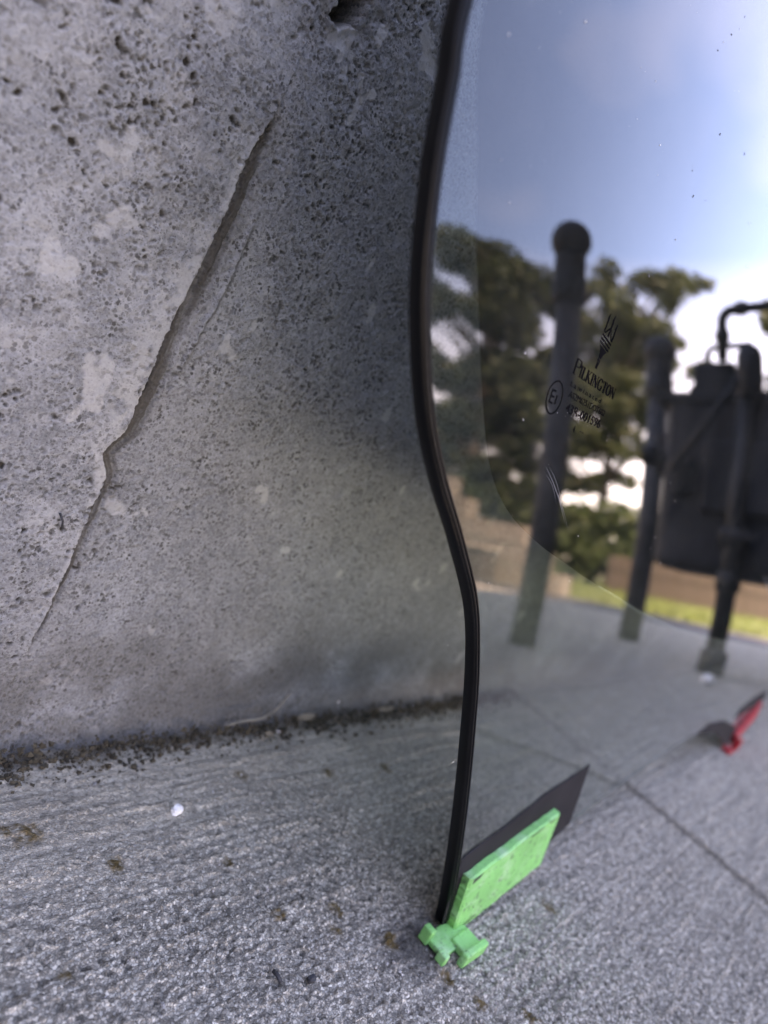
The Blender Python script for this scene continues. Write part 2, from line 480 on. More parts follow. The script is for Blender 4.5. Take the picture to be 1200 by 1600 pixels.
pave = empty('pavement', (0.9, -0.6, 0))
setp(pave, kind='structure')
def slab(xs, ys, edge=True):
    x, y = np.meshgrid(xs, ys, indexing='ij')
    h, pt, gr, sn, worn = pave_fields(x, y)
    if edge:                                             # arrises rounded and worn down into the joints
        for e in (xs[0], xs[-1]):
            d = np.abs(x - e) + 0.0016 * (fbm(x * 90, y * 90, 3, 81) - 0.5)
            h = h - 0.009 * (1 - sstep(0.0, 0.0065, d))
            gr = np.maximum(gr, 0.75 * (1 - sstep(0.002, 0.0075, d)))
    co = np.stack([x.ravel(), y.ravel(), h.ravel()], 1)
    me = grid_mesh('slab', co, len(xs), len(ys), flip=True)
    attr(me, 'paste', np.zeros(x.size)); attr(me, 'pit', pt.ravel() * .5); attr(me, 'grime_shade', gr.ravel()); attr(me, 'stain', sn.ravel()); attr(me, 'worn', worn.ravel())
    return link('slab', me, M_PAVE, pave)
YS_near = -np.concatenate([growing(-0.01, 0.12, 0.0011, 0.0009)[:-1], np.arange(0.12, 0.34, 0.0008), growing(0.34, 2.4, 0.0011, 0.12)[1:]])[::-1]
XS_near = np.concatenate([-growing(-0.09, 0.72, 0.0012, 0.08)[::-1][:-1], np.arange(0.09, 0.50, 0.0008), growing(0.50, JX - 0.003, 0.0009, 0.0012)])
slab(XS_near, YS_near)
YS_mid = -np.concatenate([growing(-0.01, 0.34, 0.0016, 0.0018)[:-1], growing(0.34, 2.4, 0.0025, 0.08)])[::-1]
slab(np.concatenate([np.arange(JX + 0.003, 1.45, 0.0022), growing(1.45, 2.15, 0.003, 0.01)]), YS_mid)
YS_far = -growing(-0.01, 2.4, 0.01, 0.1)[::-1]
slab(np.arange(2.154, 3.2, 0.012), YS_far)
slab(np.arange(3.207, 4.31, 0.016), YS_far)
slab(-np.arange(0.724, 2.2, 0.02)[::-1], YS_far)
for k in range(4):
    ys2 = -np.arange(2.407, 4.8, 0.03)[::-1]
    slab(np.arange((-0.72, 0.732, 2.154, 3.207)[k], (0.728, 2.15, 3.2, 4.31)[k], 0.03), ys2)
bm = bmesh.new()
add_box(bm, (-3.4, -5.0, -0.10), (4.305, -0.02, -0.0095))
link('joint_bed', bm_to('joint_bed', bm), M_EARTH, pave)

# terrain sheet to the horizon, road, lawn
M_LAND = simple('meadow_soil', (0.075, 0.085, 0.03), 0.95, var=0.35, scale=3, bump=0.4, bscale=30, bdist=0.02)
bm = bmesh.new()
vs = [bm.verts.new(v) for v in ((-160, -200, -0.11), (200, -200, -0.11), (200, 160, -0.11), (-160, 160, -0.11))]
bm.faces.new(vs)
setp(link('ground', bm_to('ground', bm), M_LAND), kind='structure')
M_ROAD = simple('asphalt', (0.055, 0.055, 0.058), 0.9, var=0.3, scale=30, bump=0.5, bscale=160, bdist=0.004)
bm = bmesh.new()
add_box(bm, (4.313, -60, -0.12), (6.1, -0.02, -0.02)); add_box(bm, (4.61, -0.018, -0.12), (6.1, 40, -0.02))
setp(link('road', bm_to('road', bm), M_ROAD), kind='structure')
M_LAWN = simple('lawn_soil', (0.10, 0.125, 0.035), 0.95, var=0.3, scale=2, bump=0.4, bscale=40, bdist=0.02)
gx, gy = np.meshgrid(np.linspace(6.1, 40, 80), np.linspace(-45, 30, 140), indexing='ij')
gz = -0.02 + 0.05 * (fbm(gx, gy, 3, 90) - 0.5) + 0.012 * (gx - 6.1) * (gx > 6.1)
gz[0, :] = -0.12
setp(link('lawn', grid_mesh('lawn', np.stack([gx.ravel(), gy.ravel(), gz.ravel()], 1), *gx.shape, flip=True), M_LAWN), kind='structure')
def lawnz(x): return -0.02 + 0.012 * max(0, x - 6.1)
M_BLADE = simple('grass_blade', (0.10, 0.14, 0.03), 0.8, var=0.5, scale=1.5, bump=0.0)
n = 9000
bx = 6.15 + 7.5 * rng.random(n) ** 1.3; by = -9 + 9.5 * rng.random(n)
bh = 0.03 + 0.05 * rng.random(n); ba = rng.random(n) * 6.28
V = np.zeros((n, 3, 3))
bz = -0.02 + 0.012 * (bx - 6.1)
V[:, 0] = np.stack([bx - .012 * np.cos(ba), by - .012 * np.sin(ba), bz - .03], 1)
V[:, 1] = np.stack([bx + .012 * np.cos(ba), by + .012 * np.sin(ba), bz - .03], 1)
V[:, 2] = np.stack([bx + .03 * (rng.random(n) - .5), by + .03 * (rng.random(n) - .5), bz + bh], 1)
me = pymesh('grass', V.reshape(-1, 3), [(3 * i, 3 * i + 1, 3 * i + 2) for i in range(n)])
setp(link('grass', me, M_BLADE), kind='stuff')

# ------------------------------------------------------------------ far things: block wall, box, fence, hedge, trees
M_BLOCK = simple('split_block', (0.27, 0.235, 0.19), 0.95, var=0.25, scale=14, bump=0.8, bscale=60, bdist=0.01)
bw = empty('block_wall', (5.9, -3.6, -0.02))
setp(bw, 'low beige split block wall stepping down beside the road', 'wall')
bm = bmesh.new(); add_box(bm, (-0.11, -0.20, 0), (0.11, 0.195, 0.192), 0.008)
for v in bm.verts:
    v.co.x += 0.012 * (random.random() - .5)
bme = bm_to('block', bm); bme.materials.append(M_BLOCK)
first = True
for c in range(8):
    y1 = -2.45 - 0.42 * max(0, c - 1) - (0.2 if c % 2 else 0)
    yy = y1
    while yy > -7.2:
        b = bpy.data.objects.new('block', bme); COL.objects.link(b); b.parent = bw
        b.location = (0.012 * (random.random() - .5) , yy - bw.location.y, 0.10 * 0 + 0.2 * c)
        yy -= 0.40
M_BROWN = simple('brown_paint', (0.07, 0.05, 0.04), 0.6, var=0.2)
ub = empty('utility_box', (5.45, -2.98, -0.02))
setp(ub, 'dark brown metal utility box in front of the beige block wall', 'utility box')
bm = bmesh.new(); add_box(bm, (5.30, -3.16, -0.02), (5.60, -2.80, 0.27), 0.01)
link('cabinet', bm_to('cabinet', bm), M_BROWN, ub)
bm = bmesh.new(); add_box(bm, (5.28, -3.18, 0.272), (5.62, -2.78, 0.30), 0.008)
link('lid', bm_to('lid', bm), simple('pale_lid', (0.42, 0.36, 0.28), 0.7), ub)
bm = bmesh.new(); add_box(bm, (5.290, -3.0, 0.12), (5.2985, -2.96, 0.16), 0.002)
link('latch', bm_to('latch', bm), M_BROWN, ub)

M_BOARD = simple('weathered_board', (0.10, 0.075, 0.055), 0.85, var=0.45, scale=4, bump=0.5, bscale=20, bdist=0.004)
fe = empty('wooden_fence', (11.6, -1.8, lawnz(11.6)))
setp(fe, 'low brown board fence behind the lawn', 'fence')
bm = bmesh.new(); add_box(bm, (-0.01, -0.065, -0.05), (0.01, 0.065, 0.62), 0.004)
fme = bm_to('board', bm); fme.materials.append(M_BOARD)
for k in range(30):
    b = bpy.data.objects.new('board', fme); COL.objects.link(b); b.parent = fe
    b.location = (0.01 * random.random(), -1.9 + 0.138 * k, 0.03 * (random.random() - .5)); b.rotation_euler = (0.02 * (random.random() - .5), 0, 0)
bm = bmesh.new()
add_box(bm, (11.625, -3.8, 0.2), (11.66, 2.3, 0.27)); add_box(bm, (11.625, -3.8, 0.5), (11.66, 2.3, 0.57))
link('rail', bm_to('rail', bm), M_BOARD, fe)

def leafmat(name, col, var=0.45):
    m, n, l, p = newmat(name)
    oi = n.new('ShaderNodeTexCoord'); no = n.new('ShaderNodeTexNoise'); no.inputs['Scale'].default_value = 2.0; no.inputs['Detail'].default_value = 3
    l.new(oi.outputs['Object'], no.inputs['Vector'])
    r = n.new('ShaderNodeValToRGB'); r.color_ramp.elements[0].position = .3; r.color_ramp.elements[1].position = .7
    r.color_ramp.elements[0].color = tuple(c * (1 - var) for c in col) + (1,)
    r.color_ramp.elements[1].color = tuple(c * (1 + var) for c in col) + (1,)
    l.new(no.outputs['Fac'], r.inputs['Fac'])
    p.inputs['Roughness'].default_value = 0.6
    l.new(r.outputs['Color'], p.inputs['Base Color'])
    tr = n.new('ShaderNodeBsdfTranslucent'); l.new(r.outputs['Color'], tr.inputs['Color'])
    mx = n.new('ShaderNodeMixShader'); mx.inputs[0].default_value = 0.25
    l.new(p.outputs[0], mx.inputs[1]); l.new(tr.outputs[0], mx.inputs[2])
    l.new(mx.outputs[0], n['Material Output'].inputs['Surface'])
    return m
M_LEAF = leafmat('tree_leaf', (0.045, 0.064, 0.026))
M_LEAF2 = leafmat('olive_leaf', (0.062, 0.080, 0.030))
M_HEDGE = leafmat('hedge_leaf', (0.055, 0.085, 0.025))
M_BARK = simple('bark', (0.10, 0.075, 0.055), 0.95, var=0.4, scale=8, bump=0.8, bscale=25, bdist=0.02)

def leaf_quads(cents, rads, per, size, seed):
    g = np.random.default_rng(seed)
    P = []
    for c, r in zip(cents, rads):
        k = max(4, int(per * (r / 0.5) ** 2))
        d = g.normal(size=(k, 3)); d /= np.linalg.norm(d, axis=1, keepdims=True)
        P.append(np.array(c) + d * (r * g.random(k) ** 0.45)[:, None] * np.array([1, 1, 0.7]))
    P = np.concatenate(P); k = len(P)
    a = g.normal(size=(k, 3)); a /= np.linalg.norm(a, axis=1, keepdims=True)
    b = np.cross(a, g.normal(size=(k, 3))); b /= np.linalg.norm(b, axis=1, keepdims=True)
    s = (size * (0.6 + 0.8 * g.random(k)))[:, None]
    V = np.stack([P - a * s, P - b * s * .45, P + a * s, P + b * s * .45], 1).reshape(-1, 3)
    return pymesh('crown', V, [(4 * i, 4 * i + 1, 4 * i + 2, 4 * i + 3) for i in range(k)])

def tree(base, trunk_top, trunk_r, clumps, mat, per, size, seed, label):
    t = empty('tree', base)
    setp(t, label, 'tree', 'trees beyond the lawn')
    g = random.Random(seed)
    bm = bmesh.new()
    b, tp = Vector(base), Vector(trunk_top)
    pts = [b.lerp(tp, f) + Vector((g.uniform(-.06, .06), g.uniform(-.06, .06), 0)) for f in (0, .2, .4, .6, .8, 1)]
    pts[0] = b - Vector((0, 0, .1))
    add_tube(bm, pts, [trunk_r * 1.25, trunk_r, trunk_r * .85, trunk_r * .7, trunk_r * .5, trunk_r * .2], 10)
    link('trunk', bm_to('trunk', bm, True), M_BARK, t)
    bm = bmesh.new()
    for c, r in clumps:
        c = Vector(c)
        f = min(.95, max(.3, (c.z - b.z) / (tp.z - b.z) * .75))
        s = b.lerp(tp, f)
        m = s.lerp(c, .5) + Vector((g.uniform(-.15, .15), g.uniform(-.15, .15), g.uniform(0, .25)))
        add_tube(bm, [s, m, c], [trunk_r * .28, trunk_r * .18, trunk_r * .06], 6)
    link('limb', bm_to('limb', bm, True), M_BARK, t)
    cr = link('crown', leaf_quads([c for c, r in clumps], [r for c, r in clumps], per, size, seed), mat, t)
    cr['kind'] = 'stuff'

def at_dir(az, el, dist, oz=0.26, ox=0.3, oy=-0.135):
    a, e = math.radians(az), math.radians(el)
    return (ox + dist * math.cos(a), oy + dist * math.sin(a), oz + dist * math.tan(e))
g = random.Random(5)
def clumps(spec, jit=0.15):
    out = []
    for az, el, d, r in spec:
        for q in range(3):
            c = at_dir(az + g.uniform(-1, 1), el + g.uniform(-.8, .8), d + g.uniform(-.5, .5))
            out.append((c, r * g.uniform(.55, .95)))
    return out
A = [(-34, 25, 13, .75), (-31, 25.5, 13, .7), (-29, 24, 13, .75), (-36, 21, 13, .8), (-26.5, 24, 13, .6), (-33, 20.5, 13, .45), (-29.5, 20.5, 13, .8), (-27, 20, 13, .75),
     (-25, 22, 13, .6), (-36, 16, 13, .7), (-32, 14.5, 13, .75), (-28.5, 16.5, 13, .8), (-26, 15.5, 13, .7), (-34.5, 11, 13, .5), (-29, 12, 13, .75), (-26.5, 11.5, 13, .7),
     (-31, 9, 13, .45), (-27.5, 8, 13, .45), (-25, 12, 13, .5), (-24, 18, 13, .5), (-33, 7.5, 13, .4), (-30, 6.5, 13, .35), (-26, 6.5, 13, .3), (-35, 8, 13, .5), (-30, 11, 13, .6), (-28, 5.5, 13, .45), (-24.5, 6, 13, .4), (-32, 12, 13, .6), (-27, 14, 13, .6), (-24, 15, 13, .5), (-29, 8.5, 13, .5), (-26, 9.5, 13, .5), (-33, 10, 13, .5), (-38, 23, 13, .8), (-39, 17, 13, .8), (-25, 8.5, 13, .35)]
tree((11.5, -6.6, lawnz(11.5)), (11.4, -6.5, 6.2), .12, clumps(A), M_LEAF, 420, .078, 11, 'dense dark olive tree at the left of the treeline')
B = [(-22.5, 23.5, 13.5, .55), (-20, 24.5, 13.5, .5), (-18.5, 22.5, 13.5, .5), (-21.5, 20, 13.5, .6), (-19.5, 18.5, 13.5, .55), (-16.5, 24, 13.5, .45), (-15, 25, 13.5, .4), (-13.5, 25, 13.5, .38),
     (-12.2, 24.2, 13.5, .3), (-15.5, 21.5, 13.5, .35), (-13.5, 20.5, 13.5, .28), (-17.5, 18.5, 13.5, .55), (-21.5, 15, 13.5, .6), (-19, 14.5, 13.5, .55), (-17, 15, 13.5, .45), (-20.5, 11, 13.5, .5),
     (-18.5, 11, 13.5, .35), (-23, 17.5, 13.5, .4), (-23.2, 9, 13.5, .3), (-19.8, 8, 13.5, .28), (-12.5, 17.5, 13.5, .25), (-17.5, 21, 13.5, .5), (-19, 21, 13.5, .5), (-22.8, 21, 13.5, .5), (-16, 11.5, 13.5, .35), (-17.5, 8.5, 13.5, .3), (-22, 12.5, 13.5, .5), (-15, 18, 13.5, .35), (-14, 23, 13.5, .35), (-16.5, 13, 13.5, .4), (-21, 7.5, 13.5, .4), (-19, 12.5, 13.5, .45), (-22.5, 10.5, 13.5, .45), (-15.5, 15, 13.5, .35), (-20.5, 17, 13.5, .55), (-18, 16.5, 13.5, .5), (-16, 19.5, 13.5, .4)]
tree((13.2, -4.6, lawnz(13.2)), (13.2, -4.4, 6.0), .085, clumps(B), M_LEAF2, 380, .074, 12, 'olive tree with an open airy crown behind the bollards')
Cc = [(-6, 21.5, 14, .45), (-4.5, 22.5, 14, .6), (-3, 20, 14, .7), (-5.5, 17.5, 14, .35), (-4.2, 15, 14, .6), (-2, 17, 14, .8), (-3, 11, 14, .7), (-1, 13, 14, .8)]
tree((14.2, -.9, lawnz(14.2)), (14.2, -.9, 5.4), .13, clumps(Cc), M_LEAF, 200, .095, 13, 'round dark tree at the right end of the treeline')
D_ = [(-12 + 5.5 * k, 9 + 3 * (k % 2), 16, .9) for k in range(0)]
for k, (bx_, by_, hh) in enumerate([(10.5, -12.5, 7.0), (6.0, -15.0, 7.5), (1.0, -14.0, 6.6), (-4.0, -13.5, 7.2), (-9.0, -10.5, 7.4)]):  # unseen row of trees, added to cut low sky light
    cl = []
    for q in range(26):
        a_ = g.random() * 6.283; zz = g.uniform(1.2, hh - .6); rr_ = g.random() ** .5 * 2.3 * math.sin(math.pi * min(.92, max(.12, (zz - .4) / hh)))
        cl.append(((bx_ + rr_ * math.cos(a_), by_ + rr_ * math.sin(a_), zz), g.uniform(.55, 1.0)))
    tree((bx_, by_, -.11), (bx_, by_, hh - .8), .14, cl, (M_LEAF, M_LEAF2)[k % 2], 60, .16, 40 + k, ('unseen dark leafy tree added to block low light beside the far end of the block wall', 'unseen olive leafy tree added to block low light, next along the row from the block wall', 'unseen dark leafy tree added to block low light across from the pavement', 'unseen olive leafy tree added to block low light opposite the added grey wall', 'unseen dark leafy tree added to block low light behind the added grey wall')[k])
hd = empty('hedge', (12.6, -4.3, lawnz(12.6)))
setp(hd, 'dark green bushy hedge under the trees', 'hedge')
hc, hr = [], []
for k in range(95):
    az = -33 + 32 * k / 94
    for e in (0.4, 1.6, 2.8, 4.0, 5.0):
        hc.append(at_dir(az + g.uniform(-.3, .3), e + g.uniform(-.6, .8), 12.8 + g.uniform(-.3, .3))); hr.append(g.uniform(.22, .40))
me = leaf_quads(hc, hr, 110, .08, 21); me.name = 'foliage'
o = link('foliage', me, M_HEDGE, hd); o['kind'] = 'stuff'
bm = bmesh.new()
for k in range(32):
    c = at_dir(-33 + k, -.9, 12.8); add_tube(bm, [(c[0], c[1], 0.0), (c[0] + g.uniform(-.1, .1), c[1] + g.uniform(-.1, .1), .8)], [.03, .012], 6)
link('stem', bm_to('stem', bm), M_BARK, hd)

# ------------------------------------------------------------------ steel posts with ball caps
M_GALV = simple('galvanised_steel', (0.050, 0.055, 0.060), 0.6, metal=0.0, spec=0.25, var=0.2, scale=18, bump=0.1)
M_CAP = simple('dark_cap_paint', (0.010, 0.013, 0.014), 0.55, spec=0.25, var=0.2, scale=20, bump=0.05)
def post(px, py, top, label, k=1.0):
    t = empty('bollard', (px, py, 0))
    setp(t, label, 'bollard', 'slim steel bollards by the gas meter')
    bm = bmesh.new(); add_lathe(bm, [(.031 * k, -.02), (.031 * k, top - .20)], px, py, 28)
    link('pole', bm_to('pole', bm, True), M_GALV, t)
    bm = bmesh.new()
    s = top - .052 * k
    add_lathe(bm, [(.0325 * k, s - .165), (.044 * k, s - .165), (.045 * k, s - .16), (.045 * k, s - .118), (.041 * k, s - .112), (.041 * k, s - .06), (.038 * k, s - .03)], px, py, 28)
    link('collar', bm_to('collar', bm, True), M_CAP, t)
    bm = bmesh.new()
    prof = [(max(.0005, .053 * k * math.sin(math.pi * q / 16)), s - .053 * k * math.cos(math.pi * q / 16)) for q in range(17)]
    add_lathe(bm, prof, px, py, 28)
    link('ball_cap', bm_to('ball_cap', bm, True), M_CAP, t)
post(1.581, -0.702, 1.115, 'slim grey steel bollard with black ball cap, the one nearer the glass')
post(2.482, -0.7137, 1.14, 'slim grey steel bollard with black ball cap beside the gas meter', 1.12)

# ------------------------------------------------------------------ gas meter
M_MET = simple('meter_paint', (0.016, 0.019, 0.023), 0.6, spec=0.2, var=0.25, scale=9, bump=0.1)
M_PIPE = simple('pipe_paint', (0.010, 0.013, 0.015), 0.55, spec=0.25, var=0.2, scale=20, bump=0.08)
gm = empty('gas_meter', (2.03, -0.365, 0))
setp(gm, 'dark grey gas meter on a riser pipe beside the concrete wall', 'gas meter')
bm = bmesh.new(); add_box(bm, (2.06, -0.575, 0.275), (2.34, -0.17, 0.80), 0.035, 4)
body = link('body', bm_to('body', bm), M_MET, gm)
bm = bmesh.new(); add_box(bm, (2.052, -0.60, 0.772), (2.35, -0.15, 0.806), 0.006)
link('flange', bm_to('flange', bm), M_PIPE, body)
bm = bmesh.new(); add_box(bm, (2.035, -0.46, 0.45), (2.062, -0.25, 0.66), 0.012, 3)
link('index_cover', bm_to('index_cover', bm), M_MET, body)
bm = bmesh.new(); add_box(bm, (2.08, -0.505, 0.80), (2.30, -0.385, 0.905), 0.012, 3)
link('neck', bm_to('neck', bm), M_PIPE, gm)
bm = bmesh.new()
add_tube(bm, [(2.06, -0.415, 0.90), (2.06, -0.415, 1.015)] + [(2.06, -0.415 + .035 * (1 - math.cos(a)), 1.015 + .035 * math.sin(a)) for a in (0.3, .6, .9, 1.2, 1.57)] + [(2.06, -0.20, 1.053), (2.06, 0.02, 1.058)], .0145, 18)
op = link('outlet_pipe', bm_to('outlet_pipe', bm, True), M_PIPE, gm)
bm = bmesh.new()
add_lathe(bm, [(.019, 0), (.021, .004), (.021, .028), (.019, .032)], 2.06, -0.415, 20, 'Z', .955)
link('elbow_collar', bm_to('elbow_collar', bm, True), M_PIPE, op)
bm = bmesh.new()
add_lathe(bm, [(.019, 0), (.021, .004), (.021, .028), (.019, .032)], 2.06, -0.375, 20, 'Y', 1.051)
link('elbow_collar', bm_to('elbow_collar', bm, True), M_PIPE, op)
bm = bmesh.new()
add_lathe(bm, [(.036, .78), (.036, .885), (.034, .905), (.026, .922), (.012, .930), (.001, .931)], 2.03, -0.335, 24)
link('regulator', bm_to('regulator', bm, True), M_MET, gm)
bm = bmesh.new()
add_tube(bm, [(2.03, -0.365, 0.06), (2.03, -0.365, 0.46), (2.028, -0.345, 0.80)], .023, 18)
rp = link('riser_pipe', bm_to('riser_pipe', bm, True), M_PIPE, gm)
bm = bmesh.new()
add_lathe(bm, [(.028, .0), (.034, .003), (.034, .062), (.031, .068), (.024, .072)], 2.03, -0.365, 22)
link('coupling', bm_to('coupling', bm, True), M_PIPE, rp)
bm = bmesh.new()
add_lathe(bm, [(.025, .235), (.031, .24), (.031, .285), (.025, .29)], 2.03, -0.365, 22)
link('coupling', bm_to('coupling', bm, True), M_PIPE, rp)
bm = bmesh.new()
add_tube(bm, [(2.02, -0.335, 0.885), (2.015, -0.42, 0.745), (2.02, -0.545, 0.555)], .010, 12)
link('brace_rod', bm_to('brace_rod', bm, True), M_PIPE, gm)
bm = bmesh.new()
add_lathe(bm, [(.028, 0), (.033, .005), (.033, .035), (.028, .04), (.016, .042), (.016, .07)], 2.10, -0.640, 20, 'Y', .615)
link('union_nut', bm_to('union_nut', bm, True), M_PIPE, gm)
bm = bmesh.new()
add_lathe(bm, [(.020, 0), (.030, .004), (.034, .02), (.034, .05), (.030, .066), (.020, .07)], 2.03, -.40, 20, 'Y', .385)
vb = link('valve_body', bm_to('valve_body', bm, True), M_PIPE, gm)
bm = bmesh.new(); add_box(bm, (1.985, -.372, .38), (2.0, -.30, .40), .003)
link('valve_lever', bm_to('valve_lever', bm), M_MET, vb)
bm = bmesh.new()
add_tube(bm, [(2.12, -.47, .90), (2.12, -.47, .945), (2.12, -.455, .96), (2.12, -.34, .965)], .009, 12)
link('sensing_tube', bm_to('sensing_tube', bm, True), M_PIPE, gm)
for k in range(6):
    bm = bmesh.new(); add_lathe(bm, [(.009, 0), (.009, .012), (.005, .013), (.005, .018)], 2.062, -.575 + .075 * k, 6, 'Z', .806)
    link('bolt', bm_to('bolt', bm), M_PIPE, body)
bm = bmesh.new(); add_box(bm, (2.04, -.535, .50), (2.064, -.475, .60), .006)
link('badge_plate', bm_to('badge_plate', bm), M_PIPE, body)
bm = bmesh.new(); add_box(bm, (2.12, -.612, .56), (2.26, -.574, .70), .008)
link('side_boss', bm_to('side_boss', bm), M_MET, body)
bm = bmesh.new()
bmesh.ops.create_icosphere(bm, subdivisions=2, radius=.017)
for v in bm.verts:
    f = 1 + .35 * (random.random() - .5); v.co = Vector((v.co.x * f + 1.78, v.co.y * f * .8 - .322, max(-.001, v.co.z * f * .9 + .012)))
setp(link('crumpled_paper', bm_to('crumpled_paper', bm), simple('white_paper', (.75, .76, .76), .8, var=.05)), 'small crumpled white scrap on the pavement at the foot of the riser pipe', 'litter')

# ------------------------------------------------------------------ the car window glass
G0 = np.array([0.33986, -0.18708, 0.0]); GE = np.array([0.99991, 0.01315, 0.0])
GN = np.array([0.01288, -0.97922, 0.20241]); GW = np.array([-0.00266, 0.20239, 0.97930])
KT = 0.3653
def surf(s, q, o=0.0):
    s = np.asarray(s, float); q = np.asarray(q, float); o = np.asarray(o, float)
    k = -KT * (q - 0.25) ** 2 / 2
    nn = GN + (KT * (q - 0.25))[..., None] * GW
    nn = nn / np.linalg.norm(nn, axis=-1, keepdims=True)
    return G0 + s[..., None] * GE + q[..., None] * GW + k[..., None] * GN + np.broadcast_to(o, s.shape)[..., None] * nn
def spline(pts, n):
    """Catmull-Rom resampled evenly"""
    P = np.array(pts, float)
    Q = np.concatenate([[2 * P[0] - P[1]], P, [2 * P[-1] - P[-2]]])
    out = []
    for i in range(len(P) - 1):
        p0, p1, p2, p3 = Q[i:i + 4]
        for t in np.linspace(0, 1, 24, endpoint=False):
            out.append(.5 * ((2 * p1) + (-p0 + p2) * t + (2 * p0 - 5 * p1 + 4 * p2 - p3) * t * t + (-p0 + 3 * p1 - 3 * p2 + p3) * t ** 3))
    out.append(P[-1]); out = np.array(out)
    L = np.concatenate([[0], np.cumsum(np.linalg.norm(np.diff(out, axis=0), axis=1))])
    tt = np.linspace(0, L[-1], n)
    return np.stack([np.interp(tt, L, out[:, k]) for k in range(out.shape[1])], 1)

LEFT = [(.0105, .006), (.0027, .0237), (-.0262, .0767), (-.0549, .1253), (-.0747, .1575), (-.0962, .1857), (-.1237, .2093), (-.1491, .2287), (-.1673, .2459),
        (-.1824, .2667), (-.1920, .2849), (-.1996, .3074), (-.2037, .3268), (-.2075, .3439), (-.2095, .40), (-.205, .47), (-.190, .53)]
BOTT = [(.0105, .006), (.06, .012), (.16, .0265), (.282, .0400), (.441, .0540), (.53, .0545), (.62, .045), (.72, .022), (.80, .006), (.95, .014), (1.1, .045), (1.22, .085), (1.33, .12)]
RIGHT = [(1.33, .12), (1.36, .2), (1.33, .3), (1.22, .43)]
TOPE = [(-.190, .53), (0.0, .560), (.30, .625), (.60, .680), (.80, .692), (1.0, .63), (1.22, .43)]
NU, NV = 150, 130
Lc, Rc = spline(LEFT, NV), spline(RIGHT, NV)
Bc, Tc = spline(BOTT, NU), spline(TOPE, NU)
U, Vv = np.meshgrid(np.linspace(0, 1, NU), np.linspace(0, 1, NV), indexing='ij')
def coons():
    u = U[..., None]; v = Vv[..., None]
    return ((1 - v) * Bc[:, None] + v * Tc[:, None] + (1 - u) * Lc[None] + u * Rc[None]
            - ((1 - u) * (1 - v) * Bc[0] + u * (1 - v) * Bc[-1] + (1 - u) * v * Tc[0] + u * v * Tc[-1]))
SQ = coons()
HT = 0.0020
def glass_front_mat():
    m, n, l, p = newmat('glass_front')
    n.remove(p)
    geo = n.new('ShaderNodeNewGeometry')
    dot = n.new('ShaderNodeVectorMath'); dot.operation = 'DOT_PRODUCT'
    l.new(geo.outputs['Incoming'], dot.inputs[0]); l.new(geo.outputs['Normal'], dot.inputs[1])
    def mt(op, a, b=None):
        x = n.new('ShaderNodeMath'); x.operation = op
        for k, v in enumerate((a, b)):
            if v is None: continue
            if isinstance(v, (int, float)): x.inputs[k].default_value = v
            else: l.new(v, x.inputs[k])
        return x.outputs[0]
    c = mt('ABSOLUTE', dot.outputs['Value'])
    r1 = mt('ADD', mt('MULTIPLY', mt('POWER', mt('SUBTRACT', 1.0, c), 5.0), 0.957), 0.043)
    R = mt('DIVIDE', mt('MULTIPLY', r1, 2.0), mt('ADD', r1, 1.0))      # both faces of the pane
    tr = n.new('ShaderNodeBsdfTransparent'); tr.inputs['Color'].default_value = (0.62, 0.71, 0.65, 1)
    gl = n.new('ShaderNodeBsdfGlossy'); gl.inputs['Roughness'].default_value = 0.0; gl.inputs['Color'].default_value = (0.97, 0.99, 1, 1)
    df = n.new('ShaderNodeBsdfDiffuse'); df.inputs['Color'].default_value = (0.5, 0.52, 0.52, 1)
    tc = n.new('ShaderNodeTexCoord')
    no = n.new('ShaderNodeTexNoise'); no.inputs['Scale'].default_value = 14; no.inputs['Detail'].default_value = 7; no.inputs['Roughness'].default_value = .65
    l.new(tc.outputs['Object'], no.inputs['Vector'])
    dust = mt('MULTIPLY', mt('POWER', no.outputs['Fac'], 3.5), 0.16)
    m1 = n.new('ShaderNodeMixShader'); l.new(dust, m1.inputs[0]); l.new(tr.outputs[0], m1.inputs[1]); l.new(df.outputs[0], m1.inputs[2])
    m2 = n.new('ShaderNodeMixShader'); l.new(R, m2.inputs[0]); l.new(m1.outputs[0], m2.inputs[1]); l.new(gl.outputs[0], m2.inputs[2])
    l.new(m2.outputs[0], n['Material Output'].inputs['Surface'])
    return m
def clear_mat(name, col, dif=None, fac=0.0):
    m, n, l, p = newmat(name); n.remove(p)
    tr = n.new('ShaderNodeBsdfTransparent'); tr.inputs['Color'].default_value = col + (1,)
    s = tr.outputs[0]
    if dif:
        df = n.new('ShaderNodeBsdfDiffuse'); df.inputs['Color'].default_value = dif + (1,)
        mx = n.new('ShaderNodeMixShader'); mx.inputs[0].default_value = fac
        l.new(tr.outputs[0], mx.inputs[1]); l.new(df.outputs[0], mx.inputs[2]); s = mx.outputs[0]
    l.new(s, n['Material Output'].inputs['Surface'])
    return m
M_GF = glass_front_mat()
M_GB = clear_mat('glass_back', (0.97, 0.985, 0.98))
M_GEDGE = clear_mat('glass_edge', (0.35, 0.45, 0.42), (0.20, 0.26, 0.24), 0.35)
gr_ = empty('window_glass', tuple(surf(np.array(.35), np.array(.045))))
setp(gr_, 'curved car window glass with dark tint film leaning on the concrete wall', 'car window')
F = surf(SQ[..., 0], SQ[..., 1], HT).reshape(-1, 3); Bk = surf(SQ[..., 0], SQ[..., 1], -HT).reshape(-1, 3)
faces = []; mi = []
idx = lambda i, j: i * NV + j
nF = NU * NV
for i in range(NU - 1):
    for j in range(NV - 1):
        faces.append((idx(i, j), idx(i + 1, j), idx(i + 1, j + 1), idx(i, j + 1))); mi.append(0)
        faces.append((nF + idx(i, j + 1), nF + idx(i + 1, j + 1), nF + idx(i + 1, j), nF + idx(i, j))); mi.append(1)
